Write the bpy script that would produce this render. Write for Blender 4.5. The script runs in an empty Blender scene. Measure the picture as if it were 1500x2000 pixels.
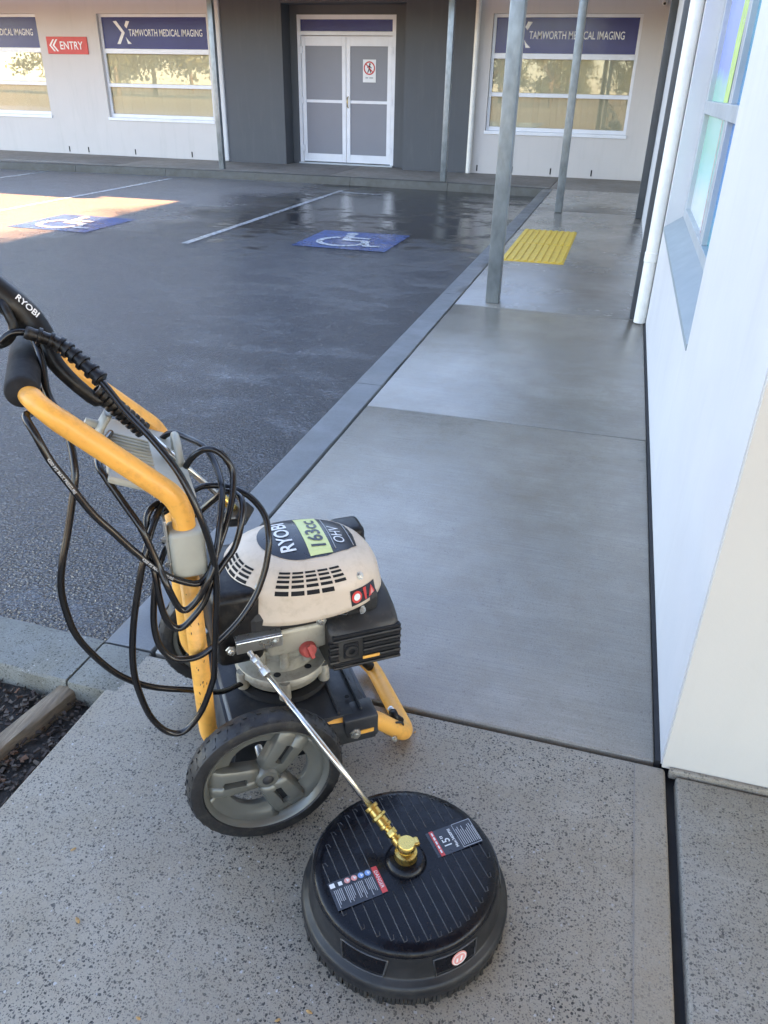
import bpy, bmesh, math, random
from mathutils import Vector, Matrix, noise as mnoise
R = math.radians
random.seed(7)
scn = bpy.context.scene
col = scn.collection

# ------------------------------------------------------------------ camera
cd = bpy.data.cameras.new('camera'); cam = bpy.data.objects.new('camera', cd); col.objects.link(cam)
cd.sensor_fit = 'VERTICAL'; cd.sensor_height = 24; cd.lens = 18.0; cd.clip_start = .02; cd.clip_end = 2000
cam.matrix_world = Matrix(((0.96034, -0.15142, 0.23414, 0), (0.27816, 0.46175, -0.84227, 0), (0.01942, 0.87399, 0.48555, 1.5), (0, 0, 0, 1)))
scn.camera = cam
# ------------------------------------------------------------------ sky, sun, exposure
SUN = Vector((.878, .477, math.tan(R(26.6)))).normalized()
w = bpy.data.worlds.new('World'); scn.world = w; w.use_nodes = True
nt = w.node_tree; sky = nt.nodes.new('ShaderNodeTexSky'); sky.sky_type = 'NISHITA'; sky.sun_disc = False
sky.sun_elevation = R(26.6); sky.sun_rotation = math.atan2(SUN.x, SUN.y); sky.air_density = 1.0; sky.dust_density = .25; sky.ozone_density = 3.0
nt.links.new(sky.outputs[0], nt.nodes['Background'].inputs[0]); nt.nodes['Background'].inputs[1].default_value = .075
sl = bpy.data.lights.new('sun', 'SUN'); sl.energy = 5.0; sl.angle = R(.5); sl.color = (1, .62, .33)
so = bpy.data.objects.new('sun', sl); col.objects.link(so); so.rotation_euler = SUN.to_track_quat('Z', 'Y').to_euler(); so.location = (20, 10, 15)
scn.view_settings.view_transform = 'Standard'; scn.view_settings.look = 'None'; scn.view_settings.gamma = 1
scn.view_settings.exposure = 3.95
scn.view_settings.use_white_balance = True; scn.view_settings.white_balance_temperature = 8350; scn.view_settings.white_balance_tint = 20
scn.cycles.max_bounces = 8; scn.cycles.transparent_max_bounces = 12

# ------------------------------------------------------------------ materials
def new(name):
    m = bpy.data.materials.new(name); m.use_nodes = True
    return m, m.node_tree, m.node_tree.nodes['Principled BSDF']
class NT:
    def __init__(s, t): s.t = t
    def n(s, typ, **k):
        x = s.t.nodes.new(typ)
        for a, b in k.items():
            if a in x.inputs: pass
            setattr(x, a, b)
        return x
    def l(s, a, b): s.t.links.new(a, b)
    def coord(s, scale=(1, 1, 1), space='Object'):
        c = s.n('ShaderNodeTexCoord'); m = s.n('ShaderNodeMapping'); m.inputs['Scale'].default_value = scale
        s.l(c.outputs[space], m.inputs[0]); return m.outputs[0]
    def noise(s, co, sc, det=3, rough=.55):
        x = s.n('ShaderNodeTexNoise'); x.inputs['Scale'].default_value = sc; x.inputs['Detail'].default_value = det; x.inputs['Roughness'].default_value = rough
        s.l(co, x.inputs['Vector']); return x.outputs['Fac']
    def ramp(s, f, stops):
        r = s.n('ShaderNodeValToRGB'); e = r.color_ramp.elements
        while len(e) < len(stops): e.new(.5)
        for i, (p, c) in enumerate(stops):
            e[i].position = p; e[i].color = (c, c, c, 1) if isinstance(c, (int, float)) else (*c, 1)
        s.l(f, r.inputs[0]); return r.outputs[0]
    def mix(s, f, a, b, mode='MIX'):
        m = s.n('ShaderNodeMix', data_type='RGBA', blend_type=mode)
        for i, v in ((0, f), (6, a), (7, b)):
            if isinstance(v, (int, float)): m.inputs[i].default_value = v if i == 0 else (v, v, v, 1)
            elif isinstance(v, tuple): m.inputs[i].default_value = (*v, 1)
            else: s.l(v, m.inputs[i])
        return m.outputs[2]
    def math(s, op, a, b=0.):
        m = s.n('ShaderNodeMath', operation=op)
        for i, v in enumerate((a, b)):
            if isinstance(v, (int, float)): m.inputs[i].default_value = v
            else: s.l(v, m.inputs[i])
        return m.outputs[0]
    def bump(s, p, h, strength=.3, dist=.002, prev=None):
        b = s.n('ShaderNodeBump'); b.inputs['Strength'].default_value = strength if isinstance(strength, float) else 1
        if not isinstance(strength, float): s.l(strength, b.inputs['Strength'])
        b.inputs['Distance'].default_value = dist; s.l(h, b.inputs['Height'])
        if prev is not None: s.l(prev, b.inputs['Normal'])
        s.l(b.outputs[0], p.inputs['Normal']); return b.outputs[0]
MATS = {}
def mat(name, c, rough=.5, metal=0., var=.15, vs=9., bump=0., bs=80., bd=.001, dirt=None, dirtamt=.5, ds=14., spec=.5, stretch=(1, 1, 1), rvar=.12, coat=0.):
    m, t, p = new(name); T = NT(t); co = T.coord(stretch)
    n = T.noise(co, vs, 5)
    cc = T.mix(T.ramp(n, [(.3, 0.), (.7, 1.)]), tuple(x * (1 - var) for x in c), tuple(min(1, x * (1 + var)) for x in c))
    if dirt:
        d = T.ramp(T.noise(co, ds, 8, .7), [(.5, 0.), (.72, 1.)])
        cc = T.mix(T.math('MULTIPLY', d, dirtamt), cc, dirt)
    T.l(cc, p.inputs['Base Color']); p.inputs['Metallic'].default_value = metal; p.inputs['Specular IOR Level'].default_value = spec
    T.l(T.math('ADD', T.math('MULTIPLY', T.math('SUBTRACT', T.noise(co, vs * 2.3, 4), .5), rvar * 2.5), rough), p.inputs['Roughness'])
    p.inputs['Coat Weight'].default_value = coat; p.inputs['Coat Roughness'].default_value = .12
    if bump: T.bump(p, T.noise(co, bs, 4), bump, bd)
    MATS[name] = m; return m

def concrete(name, c, wet, speck, broom, smooth_x=None, gloss=(.16, .42), spec=.75):
    """poured concrete; speck = amount of exposed stones, broom = brushed relief across the path"""
    m, t, p = new(name); T = NT(t); co = T.coord()
    big = T.noise(co, 1.1, 5, .6); mid = T.noise(co, 7, 6, .65); fine = T.noise(co, 260, 3, .7)
    base = T.mix(T.ramp(big, [(.3, 0.), (.7, 1.)]), tuple(x * .76 for x in c), tuple(x * 1.18 for x in c))
    base = T.mix(T.math('MULTIPLY', T.ramp(T.noise(co, 2.3, 6, .7), [(.5, 0.), (.66, 1.)]), .4), base, (c[0] * .62, c[1] * .54, c[2] * .43))
    if broom:
        ln = T.ramp(T.noise(T.coord((3, 120, 3)), 1.0, 5, .75), [(.32, .36), (.68, .66)]); base = T.mix(.45, base, ln, 'OVERLAY')
    base = T.mix(T.math('MULTIPLY', T.ramp(mid, [(.35, 0.), (.7, 1.)]), .55), base, (c[0] * .8, c[1] * .72, c[2] * .60))
    base = T.mix(.45, base, T.ramp(fine, [(.25, .32), (.75, .72)]), 'OVERLAY')
    mask = None
    if smooth_x is not None:
        sx = T.n('ShaderNodeSeparateXYZ'); g = T.n('ShaderNodeNewGeometry'); T.l(g.outputs['Position'], sx.inputs[0])
        mask = T.math('LESS_THAN', sx.outputs[0], smooth_x)
    hgt = fine
    if speck:
        wrp = T.n('ShaderNodeVectorMath', operation='ADD'); nz = T.n('ShaderNodeTexNoise'); nz.inputs['Scale'].default_value = 90
        T.l(co, nz.inputs['Vector']); sc_ = T.n('ShaderNodeVectorMath', operation='SCALE'); sc_.inputs[3].default_value = .008; T.l(nz.outputs['Color'], sc_.inputs[0])
        T.l(co, wrp.inputs[0]); T.l(sc_.outputs[0], wrp.inputs[1])
        for sc, th, dark, amt in [q for q in ((150, .80, (.012, .012, .012), .95), (95, .93, (.03, .026, .024), .8), (150, .975, (.55, .53, .5), .7), (210, .70, (.06, .055, .05), .85), (300, .66, (.07, .065, .06), .8)) if speck > .6 or q[0] != 150]:
            v = T.n('ShaderNodeTexVoronoi'); v.inputs['Scale'].default_value = sc; T.l(wrp.outputs[0], v.inputs['Vector'])
            sp = T.n('ShaderNodeSeparateColor'); T.l(v.outputs['Color'], sp.inputs[0])
            pick = T.math('GREATER_THAN', sp.outputs[0], th); near = T.math('LESS_THAN', v.outputs['Distance'], T.math('ADD', T.math('MULTIPLY', sp.outputs[1], .28), .14) if sc < 140 else .42)
            f = T.math('MULTIPLY', T.math('MULTIPLY', pick, near), amt * speck)
            dens = T.ramp(T.noise(co, 3.2, 3), [(.3, .45), (.6, 1.)])
            f = T.math('MULTIPLY', f, dens)
            if mask is not None: f = T.math('MULTIPLY', f, T.math('ADD', T.math('MULTIPLY', mask, .55), .45))
            base = T.mix(f, base, dark)
    T.l(base, p.inputs['Base Color'])
    if wet:
        wn = T.noise(co, 2.0, 6, .65)
        T.l(T.ramp(T.math('ADD', T.math('MULTIPLY', wn, .8), T.math('MULTIPLY', mid, .2)), [(.33, gloss[0]), (.62, gloss[1])]), p.inputs['Roughness']); p.inputs['Specular IOR Level'].default_value = spec
    else:
        T.l(T.ramp(mid, [(.3, gloss[0]), (.7, gloss[1])]), p.inputs['Roughness'])
    nb = T.bump(p, T.noise(co, 170, 3, .75) if wet else fine, .7, .0019 if spec > .7 else .0018)
    if broom:
        cb = T.coord((4, 190, 4)); nb = T.bump(p, T.noise(cb, 1.0, 4, .7), broom, .0016, nb)
    T.bump(p, T.noise(co, 3.2, 3), .25, .004, nb)
    MATS[name] = m; return m

concrete('concrete_aggregate', (.30, .262, .212), True, 1.0, .0, smooth_x=.252, gloss=(.42, .62), spec=.4)
concrete('concrete_right', (.30, .268, .222), False, .75, .15, gloss=(.4, .65))
concrete('concrete_wet', (.235, .212, .18), True, .3, .5, gloss=(.09, .26), spec=1.0)
concrete('concrete_far', (.23, .208, .18), True, .0, .2, gloss=(.1, .3))
concrete('concrete_dry', (.24, .215, .19), False, .25, .1, gloss=(.6, .8))
concrete('kerb_wet', (.11, .115, .118), True, .4, .0, gloss=(.3, .55))
concrete('kerb_stained', (.10, .095, .08), False, .5, .0, gloss=(.6, .85))
concrete('kerb_rough', (.19, .19, .165), False, .8, .0, gloss=(.55, .8))

def asphalt():
    m, t, p = new('asphalt_wet'); T = NT(t); co = T.coord()
    v = T.n('ShaderNodeTexVoronoi'); v.inputs['Scale'].default_value = 75; T.l(co, v.inputs['Vector'])
    v2 = T.n('ShaderNodeTexVoronoi'); v2.inputs['Scale'].default_value = 150; T.l(co, v2.inputs['Vector'])
    sp = T.n('ShaderNodeSeparateColor'); T.l(v.outputs['Color'], sp.inputs[0])
    big = T.noise(co, .55, 6, .6); mid = T.noise(T.coord((1.0, 1.5, 1)), 2.4, 9, .72)
    base = T.ramp(sp.outputs[0], [(0., (.002, .003, .006)), (.5, (.006, .0075, .013)), (.85, (.016, .018, .026)), (1., (.07, .07, .075))])
    base = T.mix(T.math('MULTIPLY', T.ramp(big, [(.56, 0.), (.7, 1.)]), .25), base, (.075, .062, .05))
    sx = T.n('ShaderNodeSeparateXYZ'); T.l(co, sx.inputs[0])
    dry = T.math('ADD', T.math('MULTIPLY', sx.outputs[0], -.28), T.math('ADD', T.math('MULTIPLY', sx.outputs[1], .05), T.math('MULTIPLY', big, 1.2)))
    dry = T.ramp(T.math('SUBTRACT', dry, 2.62), [(0., 0.), (.38, 1.)])     # dried outer bays, with sun-patch brightness also put into their paler colour
    base = T.mix(dry, base, T.mix(sp.outputs[0], (.11, .10, .092), (.22, .205, .19)))
    T.l(base, p.inputs['Base Color'])
    wet = T.math('SUBTRACT', T.math('ADD', T.math('MULTIPLY', big, .4), T.math('MULTIPLY', mid, .6)), T.math('MULTIPLY', dry, .12))
    px = T.ramp(T.math('MULTIPLY', T.math('ADD', sx.outputs[0], 6.8), .4), [(0., 0.), (1., 1.)]); py = T.ramp(T.math('MULTIPLY', T.math('SUBTRACT', sx.outputs[1], 6.8), .3), [(0., 0.), (1., 1.)])
    wet = T.math('ADD', wet, T.math('MULTIPLY', T.math('MULTIPLY', px, py), .17))       # water lies in the low bay by the path corner
    pud = T.ramp(wet, [(.5, 0.), (.66, 1.)])          # 1 = standing water
    T.l(T.math('ADD', T.math('MULTIPLY', dry, .3), T.math('SUBTRACT', T.ramp(mid, [(.3, .2), (.7, .11)]), T.math('MULTIPLY', pud, .16))), p.inputs['Roughness'])
    inv = T.math('SUBTRACT', 1., T.math('MULTIPLY', pud, .92))
    h = T.math('ADD', T.math('MULTIPLY', v.outputs['Distance'], .65), T.math('MULTIPLY', v2.outputs['Distance'], .35))
    nb = T.bump(p, h, T.math('MULTIPLY', inv, 1.), .014)
    T.bump(p, T.noise(T.coord((1, 2, 1)), 5.5, 3), .3, .006, nb)
    p.inputs['Specular IOR Level'].default_value = .85
    MATS['asphalt_wet'] = m
asphalt()
def paint(name, c, worn, wc=(.03, .03, .032), rough=.3):
    m, t, p = new(name); T = NT(t); co = T.coord()
    f = T.ramp(T.noise(co, 34, 8, .8), [(worn, 0.), (worn + .1, 1.)])
    T.l(T.mix(f, c, wc), p.inputs['Base Color']); T.l(T.ramp(T.noise(co, 1.6, 5), [(.4, rough - .17), (.6, rough + .15)]), p.inputs['Roughness'])
    v = T.n('ShaderNodeTexVoronoi'); v.inputs['Scale'].default_value = 80; T.l(co, v.inputs['Vector']); T.bump(p, v.outputs['Distance'], .3, .002)
    MATS[name] = m
paint('paint_white', (.5, .52, .53), .49); paint('paint_white_worn', (.42, .43, .43), .47); paint('paint_blue', (.03, .085, .25), .47)

def render_wall(name, c, streak=.05, rough=.75, stain=(.45, .44, .4), warm=None):
    m, t, p = new(name); T = NT(t); co = T.coord()
    n = T.noise(co, 1.6, 6, .6)
    b = T.mix(n, tuple(x * (1 - streak) for x in c), tuple(min(.86, x * (1 + streak)) for x in c))
    st = T.ramp(T.noise(T.coord((5, 5, .5)), 1.8, 6, .7), [(.52, 0.), (.75, 1.)])
    b = T.mix(T.math('MULTIPLY', st, .3), b, stain)
    sp = T.ramp(T.noise(co, 38, 5, .8), [(.68, 0.), (.74, 1.)])
    b = T.mix(T.math('MULTIPLY', sp, .3), b, stain)
    T.l(b, p.inputs['Base Color']); p.inputs['Roughness'].default_value = rough
    nb = T.bump(p, T.noise(co, 55, 6, .7), .35, .002); T.bump(p, T.noise(co, 5, 3), .2, .006, nb)
    MATS[name] = m
render_wall('wall_cream', (.60, .56, .53)); render_wall('wall_white', (.60, .60, .60), .14, .5, (.46, .455, .44)); render_wall('wall_corner', (.58, .545, .48), .05, .6, (.52, .5, .44))
render_wall('wall_charcoal', (.085, .09, .097), .1, .7, (.13, .135, .14))
mat('galvanised', (.24, .262, .262), .42, .6, .28, 11, .15, 40, dirt=(.2, .21, .2), stretch=(1, 1, .45))
mat('steel_charcoal', (.06, .065, .07), .45, 0, .15, 6)
mat('pvc_white', (.78, .76, .70), .35, 0, .05, 5, dirt=(.5, .46, .38), dirtamt=.25)
mat('aluminium_white', (.70, .72, .76), .35, .1, .05, 4)
mat('aluminium_grey', (.42, .46, .48), .4, .2, .08, 4)
mat('sill_grey', (.25, .295, .31), .5, 0, .06, 4)
mat('door_panel', (.20, .215, .25), .3, 0, .03, 1.2, rvar=.02)
mat('film_blue', (.016, .028, .16), .25, 0, .08, 2, rvar=.04)
mat('sign_white', (.80, .80, .80), .4, 0, .03)
mat('sign_red', (.62, .05, .045), .4, 0, .06)
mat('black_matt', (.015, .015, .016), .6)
mat('dark_void', (.006, .006, .007), .9)
mat('sealant', (.012, .012, .014), .7)
mat('blind', (.80, .71, .52), .7, 0, .08, 3)
mat('roof_sheet', (.42, .40, .36), .5)
mat('tactile_yellow', (.74, .46, .04), .42, 0, .1, 9, dirt=(.4, .3, .08), dirtamt=.4)
mat('soil', (.025, .02, .016), .85, 0, .4, 30, .8, 60, .01)
mat('mulch', (.045, .028, .019), .7, 0, .5, 40, .5, 90)
mat('mulch_grey', (.085, .065, .048), .7, 0, .4, 40, .5, 90)
mat('far_ground', (.11, .10, .055), .9, 0, .3, .5)
mat('timber_weathered', (.20, .145, .095), .75, 0, .35, 12, .9, 30, .004, dirt=(.05, .04, .03), stretch=(9, 1, 9))
mat('leaf_litter', (.12, .055, .028), .7, 0, .4, 60); mat('leaf_dry', (.45, .25, .09), .6, 0, .3, 60)
mat('leaf_tree', (.06, .08, .03), .6, 0, .4, 1.0); mat('bark', (.14, .11, .08), .85, 0, .3, 6, .5, 20, .01)
# machine
mat('frame_yellow', (.86, .40, .08), .38, 0, .07, 10, .05, 90, dirt=(.20, .10, .035), dirtamt=.4, ds=26, rvar=.08)
mat('foam_grip', (.006, .006, .007), .85, 0, .2, 30, .5, 260, .001)
mat('rubber', (.011, .011, .012), .5, 0, .3, 22, .35, 130, .001, dirt=(.085, .075, .055), dirtamt=.55, ds=32, rvar=.2)
mat('hose_rubber', (.006, .006, .007), .24, 0, .2, 30, .1, 200, rvar=.06)
mat('hub_grey', (.14, .14, .122), .34, .35, .08, 10, .06, 70, dirt=(.12, .115, .09), dirtamt=.45, ds=22)
mat('cover_beige', (.60, .49, .385), .42, 0, .05, 8, .08, 120, dirt=(.34, .26, .17), dirtamt=.4, ds=30)
mat('label_black', (.016, .019, .026), .3, 0, .2, 14, rvar=.1)
mat('label_lime', (.62, .66, .27), .4, 0, .06, 10)
mat('print_white', (.72, .72, .70), .45, 0, .03)
mat('print_dim', (.40, .41, .42), .45, 0, .03)
mat('cast_alloy', (.40, .37, .30), .48, .4, .14, 16, .2, 90, dirt=(.12, .10, .07), dirtamt=.6, ds=26)
mat('zinc', (.55, .54, .50), .3, .85, .1, 20)
mat('stainless', (.58, .56, .51), .22, .95, .06, 30, stretch=(1, 1, .2))
mat('brass', (.62, .42, .13), .28, .95, .1, 30, dirt=(.3, .18, .06), dirtamt=.35)
mat('plastic_black', (.006, .006, .007), .38, 0, .2, 18, .12, 160, spec=.3, dirt=(.09, .08, .065), dirtamt=.35, ds=30)
mat('muffler_black', (.018, .0175, .017), .48, .1, .3, 16, .2, 90, dirt=(.12, .10, .075), dirtamt=.5, ds=18)
mat('plate_charcoal', (.028, .03, .034), .4, .1, .2, 10, .1, 60, dirt=(.12, .115, .10), dirtamt=.4, ds=18)
mat('plug_red', (.42, .06, .05), .5)
mat('holder_grey', (.36, .355, .30), .5, 0, .1, 14, .1, 80, dirt=(.2, .18, .14), dirtamt=.35)
mat('disc_black', (.003, .0035, .006), .26, 0, .3, 20, .3, 45, .002, rvar=.25, spec=.22)
mat('skirt_black', (.012, .0125, .014), .38, 0, .3, 14, .15, 70, .002, dirt=(.045, .042, .036), dirtamt=.5, ds=9, rvar=.15, spec=.28)
mat('rib_grey', (.032, .033, .036), .4, 0, .4, 20); mat('symbol_pink', (.70, .28, .25), .5); mat('symbol_blue', (.16, .32, .62), .5)
def glass(name, tint, refl):
    m = bpy.data.materials.new(name); m.use_nodes = True; t = m.node_tree; t.nodes.clear(); T = NT(t)
    o = T.n('ShaderNodeOutputMaterial'); g = T.n('ShaderNodeBsdfGlossy'); g.inputs['Roughness'].default_value = .01; g.inputs['Color'].default_value = (.95, .97, 1, 1)
    tr = T.n('ShaderNodeBsdfTransparent'); tr.inputs['Color'].default_value = (*tint, 1); mx = T.n('ShaderNodeMixShader'); f = T.n('ShaderNodeFresnel'); f.inputs[0].default_value = 1.5
    T.l(T.math('ADD', T.math('MULTIPLY', f.outputs[0], 1.1), refl), mx.inputs[0]); T.l(tr.outputs[0], mx.inputs[1]); T.l(g.outputs[0], mx.inputs[2]); T.l(mx.outputs[0], o.inputs[0])
    MATS[name] = m
glass('window_glass', (.93, .94, .92), .0)
def artglass(name, stops, axis=2, sc=1.0, off=0.):
    """printed film on a pane: soft bands of colour"""
    m, t, p = new(name); T = NT(t); g = T.n('ShaderNodeTexCoord'); sx = T.n('ShaderNodeSeparateXYZ'); T.l(g.outputs['Object'], sx.inputs[0])
    wv = T.math('MULTIPLY', T.math('SUBTRACT', T.noise(g.outputs['Object'], 2.2, 2), .5), .25)
    T.l(T.ramp(T.math('ADD', T.math('ADD', T.math('MULTIPLY', sx.outputs[axis], sc), off), wv), stops), p.inputs['Base Color'])
    p.inputs['Roughness'].default_value = .15; p.inputs['Specular IOR Level'].default_value = .25
    MATS[name] = m

# ------------------------------------------------------------------ mesh helpers
def tag(o, label=None, cat=None, group=None, kind=None):
    for k, v in (('label', label), ('category', cat), ('group', group), ('kind', kind)):
        if v: o[k] = v
    return o
def empty(name, loc=(0, 0, 0), rz=0):
    o = bpy.data.objects.new(name, None); col.objects.link(o); o.location = loc; o.rotation_euler = (0, 0, rz); o.empty_display_size = .1; return o
def link(name, me, m, parent=None, smooth=False, world=False):
    o = bpy.data.objects.new(name, me); col.objects.link(o)
    if m and not me.materials: me.materials.append(MATS[m] if isinstance(m, str) else m)
    if smooth:
        for p in me.polygons: p.use_smooth = True
    if parent: o.parent = parent
    return o
def pyd(name, v, f, m, parent=None, smooth=False):
    me = bpy.data.meshes.new(name); me.from_pydata([tuple(x) for x in v], [], f); me.update()
    return link(name, me, m, parent, smooth)
def bm_box(bm, x0, x1, y0, y1, z0, z1, bev=0., seg=2):
    r = bmesh.ops.create_cube(bm, size=1)['verts']
    for v in r: v.co = Vector((x0 + (v.co.x + .5) * (x1 - x0), y0 + (v.co.y + .5) * (y1 - y0), z0 + (v.co.z + .5) * (z1 - z0)))
    if bev:
        es = list({e for v in r for e in v.link_edges})
        bmesh.ops.bevel(bm, geom=es, offset=bev, segments=seg, affect='EDGES', profile=.5)
def done(name, bm, m, parent=None, smooth=False, mtx=None):
    if mtx is not None: bm.transform(mtx)
    bmesh.ops.recalc_face_normals(bm, faces=bm.faces)
    me = bpy.data.meshes.new(name); bm.to_mesh(me); bm.free(); return link(name, me, m, parent, smooth)
def box(name, b, m, parent=None, bev=0., smooth=False, mtx=None, seg=2):
    bm = bmesh.new()
    for q in (b if isinstance(b[0], (tuple, list)) else [b]): bm_box(bm, *q, bev=bev, seg=seg)
    return done(name, bm, m, parent, smooth, mtx)
def catmull(P, n=8, closed=False):
    P = [Vector(p) for p in P]; out = []; N = len(P)
    for i in range(N if closed else N - 1):
        if closed: a, b, c, d = P[i - 1], P[i], P[(i + 1) % N], P[(i + 2) % N]
        else: a, b, c, d = P[max(i - 1, 0)], P[i], P[i + 1], P[min(i + 2, N - 1)]
        for k in range(n):
            t = k / n
            out.append(.5 * ((2 * b) + (c - a) * t + (2 * a - 5 * b + 4 * c - d) * t * t + (3 * b - a - 3 * c + d) * t ** 3))
    if not closed: out.append(P[-1])
    return out
def tube_data(P, r, seg=12, closed=False, flat=None):
    """swept circle; r number or list; flat=(axis, factor) squashes the section along a direction"""
    P = [Vector(p) for p in P]; n = len(P); V = []; F = []; up = None
    for i in range(n):
        if closed: t = P[(i + 1) % n] - P[i - 1]
        else: t = P[min(i + 1, n - 1)] - P[max(i - 1, 0)]
        t.normalize()
        if up is None: up = t.orthogonal().normalized()
        up = (up - t * up.dot(t)).normalized(); s = t.cross(up)
        rr = r[i] if isinstance(r, (list, tuple)) else r
        for k in range(seg):
            a = 2 * math.pi * k / seg; d = up * math.cos(a) + s * math.sin(a)
            if flat: ax = Vector(flat[0]).normalized(); d = d - ax * d.dot(ax) * (1 - flat[1])
            V.append(P[i] + d * rr)
    for i in range(n if closed else n - 1):
        j = (i + 1) % n
        for k in range(seg): F.append((i * seg + k, i * seg + (k + 1) % seg, j * seg + (k + 1) % seg, j * seg + k))
    if not closed: F.append(tuple(range(seg))[::-1]); F.append(tuple((n - 1) * seg + k for k in range(seg)))
    return V, F
def tube(name, P, r, m, parent=None, seg=12, closed=False, smooth=True, flat=None):
    V, F = tube_data(P, r, seg, closed, flat); return pyd(name, V, F, m, parent, smooth)
def frame(o, axis, xdir=None):
    z = Vector(axis).normalized(); x = Vector(xdir) if xdir else z.orthogonal(); x = (x - z * x.dot(z)).normalized(); y = z.cross(x)
    return Matrix(((x.x, y.x, z.x, o[0]), (x.y, y.y, z.y, o[1]), (x.z, y.z, z.z, o[2]), (0, 0, 0, 1)))
def lathe_data(prof, mtx, seg=32, a0=0., a1=2 * math.pi):
    full = abs(a1 - a0 - 2 * math.pi) < 1e-6; V = []; F = []; n = len(prof); S = seg if full else seg + 1
    for k in range(S):
        a = a0 + (a1 - a0) * k / seg
        for r, z in prof: V.append(mtx @ Vector((r * math.cos(a), r * math.sin(a), z)))
    for k in range(seg):
        j = (k + 1) % S
        for i in range(n - 1):
            F.append((k * n + i, j * n + i, j * n + i + 1, k * n + i + 1))
    return V, F
def lathe(name, prof, o, axis, m, parent=None, seg=32, smooth=True, xdir=None):
    V, F = lathe_data(prof, frame(o, axis, xdir), seg)
    ob = pyd(name, V, F, m, parent, False)
    bm = bmesh.new(); bm.from_mesh(ob.data); bmesh.ops.remove_doubles(bm, verts=bm.verts, dist=1e-6); bmesh.ops.recalc_face_normals(bm, faces=bm.faces); bm.to_mesh(ob.data); bm.free()
    if smooth: autos(ob)
    return ob
def autos(ob, ang=35):
    for p in ob.data.polygons: p.use_smooth = True
    bm = bmesh.new(); bm.from_mesh(ob.data)
    for e in bm.edges:
        if len(e.link_faces) == 2 and e.calc_face_angle(0) > R(ang): e.smooth = False
    bm.to_mesh(ob.data); bm.free()
def bolt(name, o, axis, r, h, m, parent):
    prof = [(0, h), (r * .6, h), (r * .62, h * .8), (r, h * .75), (r, h * .2), (r * 1.5, h * .2), (r * 1.5, 0), (0, 0)]
    return lathe(name, prof, o, axis, m, parent, 6, False)
_tc = {}
def text_data(s, size=1., bold=.0, ext=0.):
    k = (s, bold)
    if k not in _tc:
        cu = bpy.data.curves.new('t', 'FONT'); cu.body = s; cu.align_x = 'CENTER'; cu.align_y = 'CENTER'; cu.offset = bold; cu.resolution_u = 3
        o = bpy.data.objects.new('t', cu); col.objects.link(o); dg = bpy.context.evaluated_depsgraph_get()
        me = o.evaluated_get(dg).to_mesh(); V = [v.co.copy() for v in me.vertices]; F = [tuple(p.vertices) for p in me.polygons]
        o.evaluated_get(dg).to_mesh_clear(); bpy.data.objects.remove(o); bpy.data.curves.remove(cu); _tc[k] = (V, F)
    V, F = _tc[k]; return [v * size for v in V], F
def text(name, s, width, o, xd, yd, m, parent, bold=.01, height=None):
    """flat lettering of a given width, centred at o, laid on the plane of xd and yd"""
    V, F = text_data(s, 1., bold); w0 = max(v.x for v in V) - min(v.x for v in V); h0 = max(v.y for v in V) - min(v.y for v in V)
    cx = (max(v.x for v in V) + min(v.x for v in V)) / 2; cy = (max(v.y for v in V) + min(v.y for v in V)) / 2
    sx = width / w0; sy = sx if height is None else height / h0
    xd, yd = Vector(xd).normalized(), Vector(yd).normalized(); o = Vector(o)
    return pyd(name, [o + xd * (v.x - cx) * sx + yd * (v.y - cy) * sy for v in V], F, m, parent)
def poly(name, pts, o, xd, yd, m, parent, th=0.):
    xd, yd = Vector(xd).normalized(), Vector(yd).normalized(); o = Vector(o); n = xd.cross(yd)
    V = [o + xd * x + yd * y for x, y in pts]; N = len(V); F = [tuple(range(N))]
    if th: V += [v - n * th for v in V]; F += [tuple(range(N, 2 * N))[::-1]] + [(i, i + N, (i + 1) % N + N, (i + 1) % N) for i in range(N)]
    return pyd(name, V, F, m, parent)
def multi_poly(name, lists, o, xd, yd, m, parent):
    xd, yd = Vector(xd).normalized(), Vector(yd).normalized(); o = Vector(o); V = []; F = []
    for pts in lists:
        F.append(tuple(range(len(V), len(V) + len(pts)))); V += [o + xd * x + yd * y + xd.cross(yd) * (.00012 * (len(F) % 9)) for x, y in pts]
    return pyd(name, V, F, m, parent)
def arc(cx, cy, r0, r1, a0, a1, n=28):
    L = []
    for i in range(n):
        a, b = R(a0 + (a1 - a0) * i / n), R(a0 + (a1 - a0) * (i + 1) / n)
        L.append([(cx + r0 * math.cos(a), cy + r0 * math.sin(a)), (cx + r1 * math.cos(a), cy + r1 * math.sin(a)), (cx + r1 * math.cos(b), cy + r1 * math.sin(b)), (cx + r0 * math.cos(b), cy + r0 * math.sin(b))])
    return L
def bar(x0, y0, x1, y1, t):
    d = Vector((x1 - x0, y1 - y0)).normalized() * t / 2; return [(x0 - d.y, y0 + d.x), (x0 + d.y, y0 - d.x), (x1 + d.y, y1 - d.x), (x1 - d.y, y1 + d.x)]
def disc(cx, cy, r, n=24): return [(cx + r * math.cos(2 * math.pi * i / n), cy + r * math.sin(2 * math.pi * i / n)) for i in range(n)]

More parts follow.
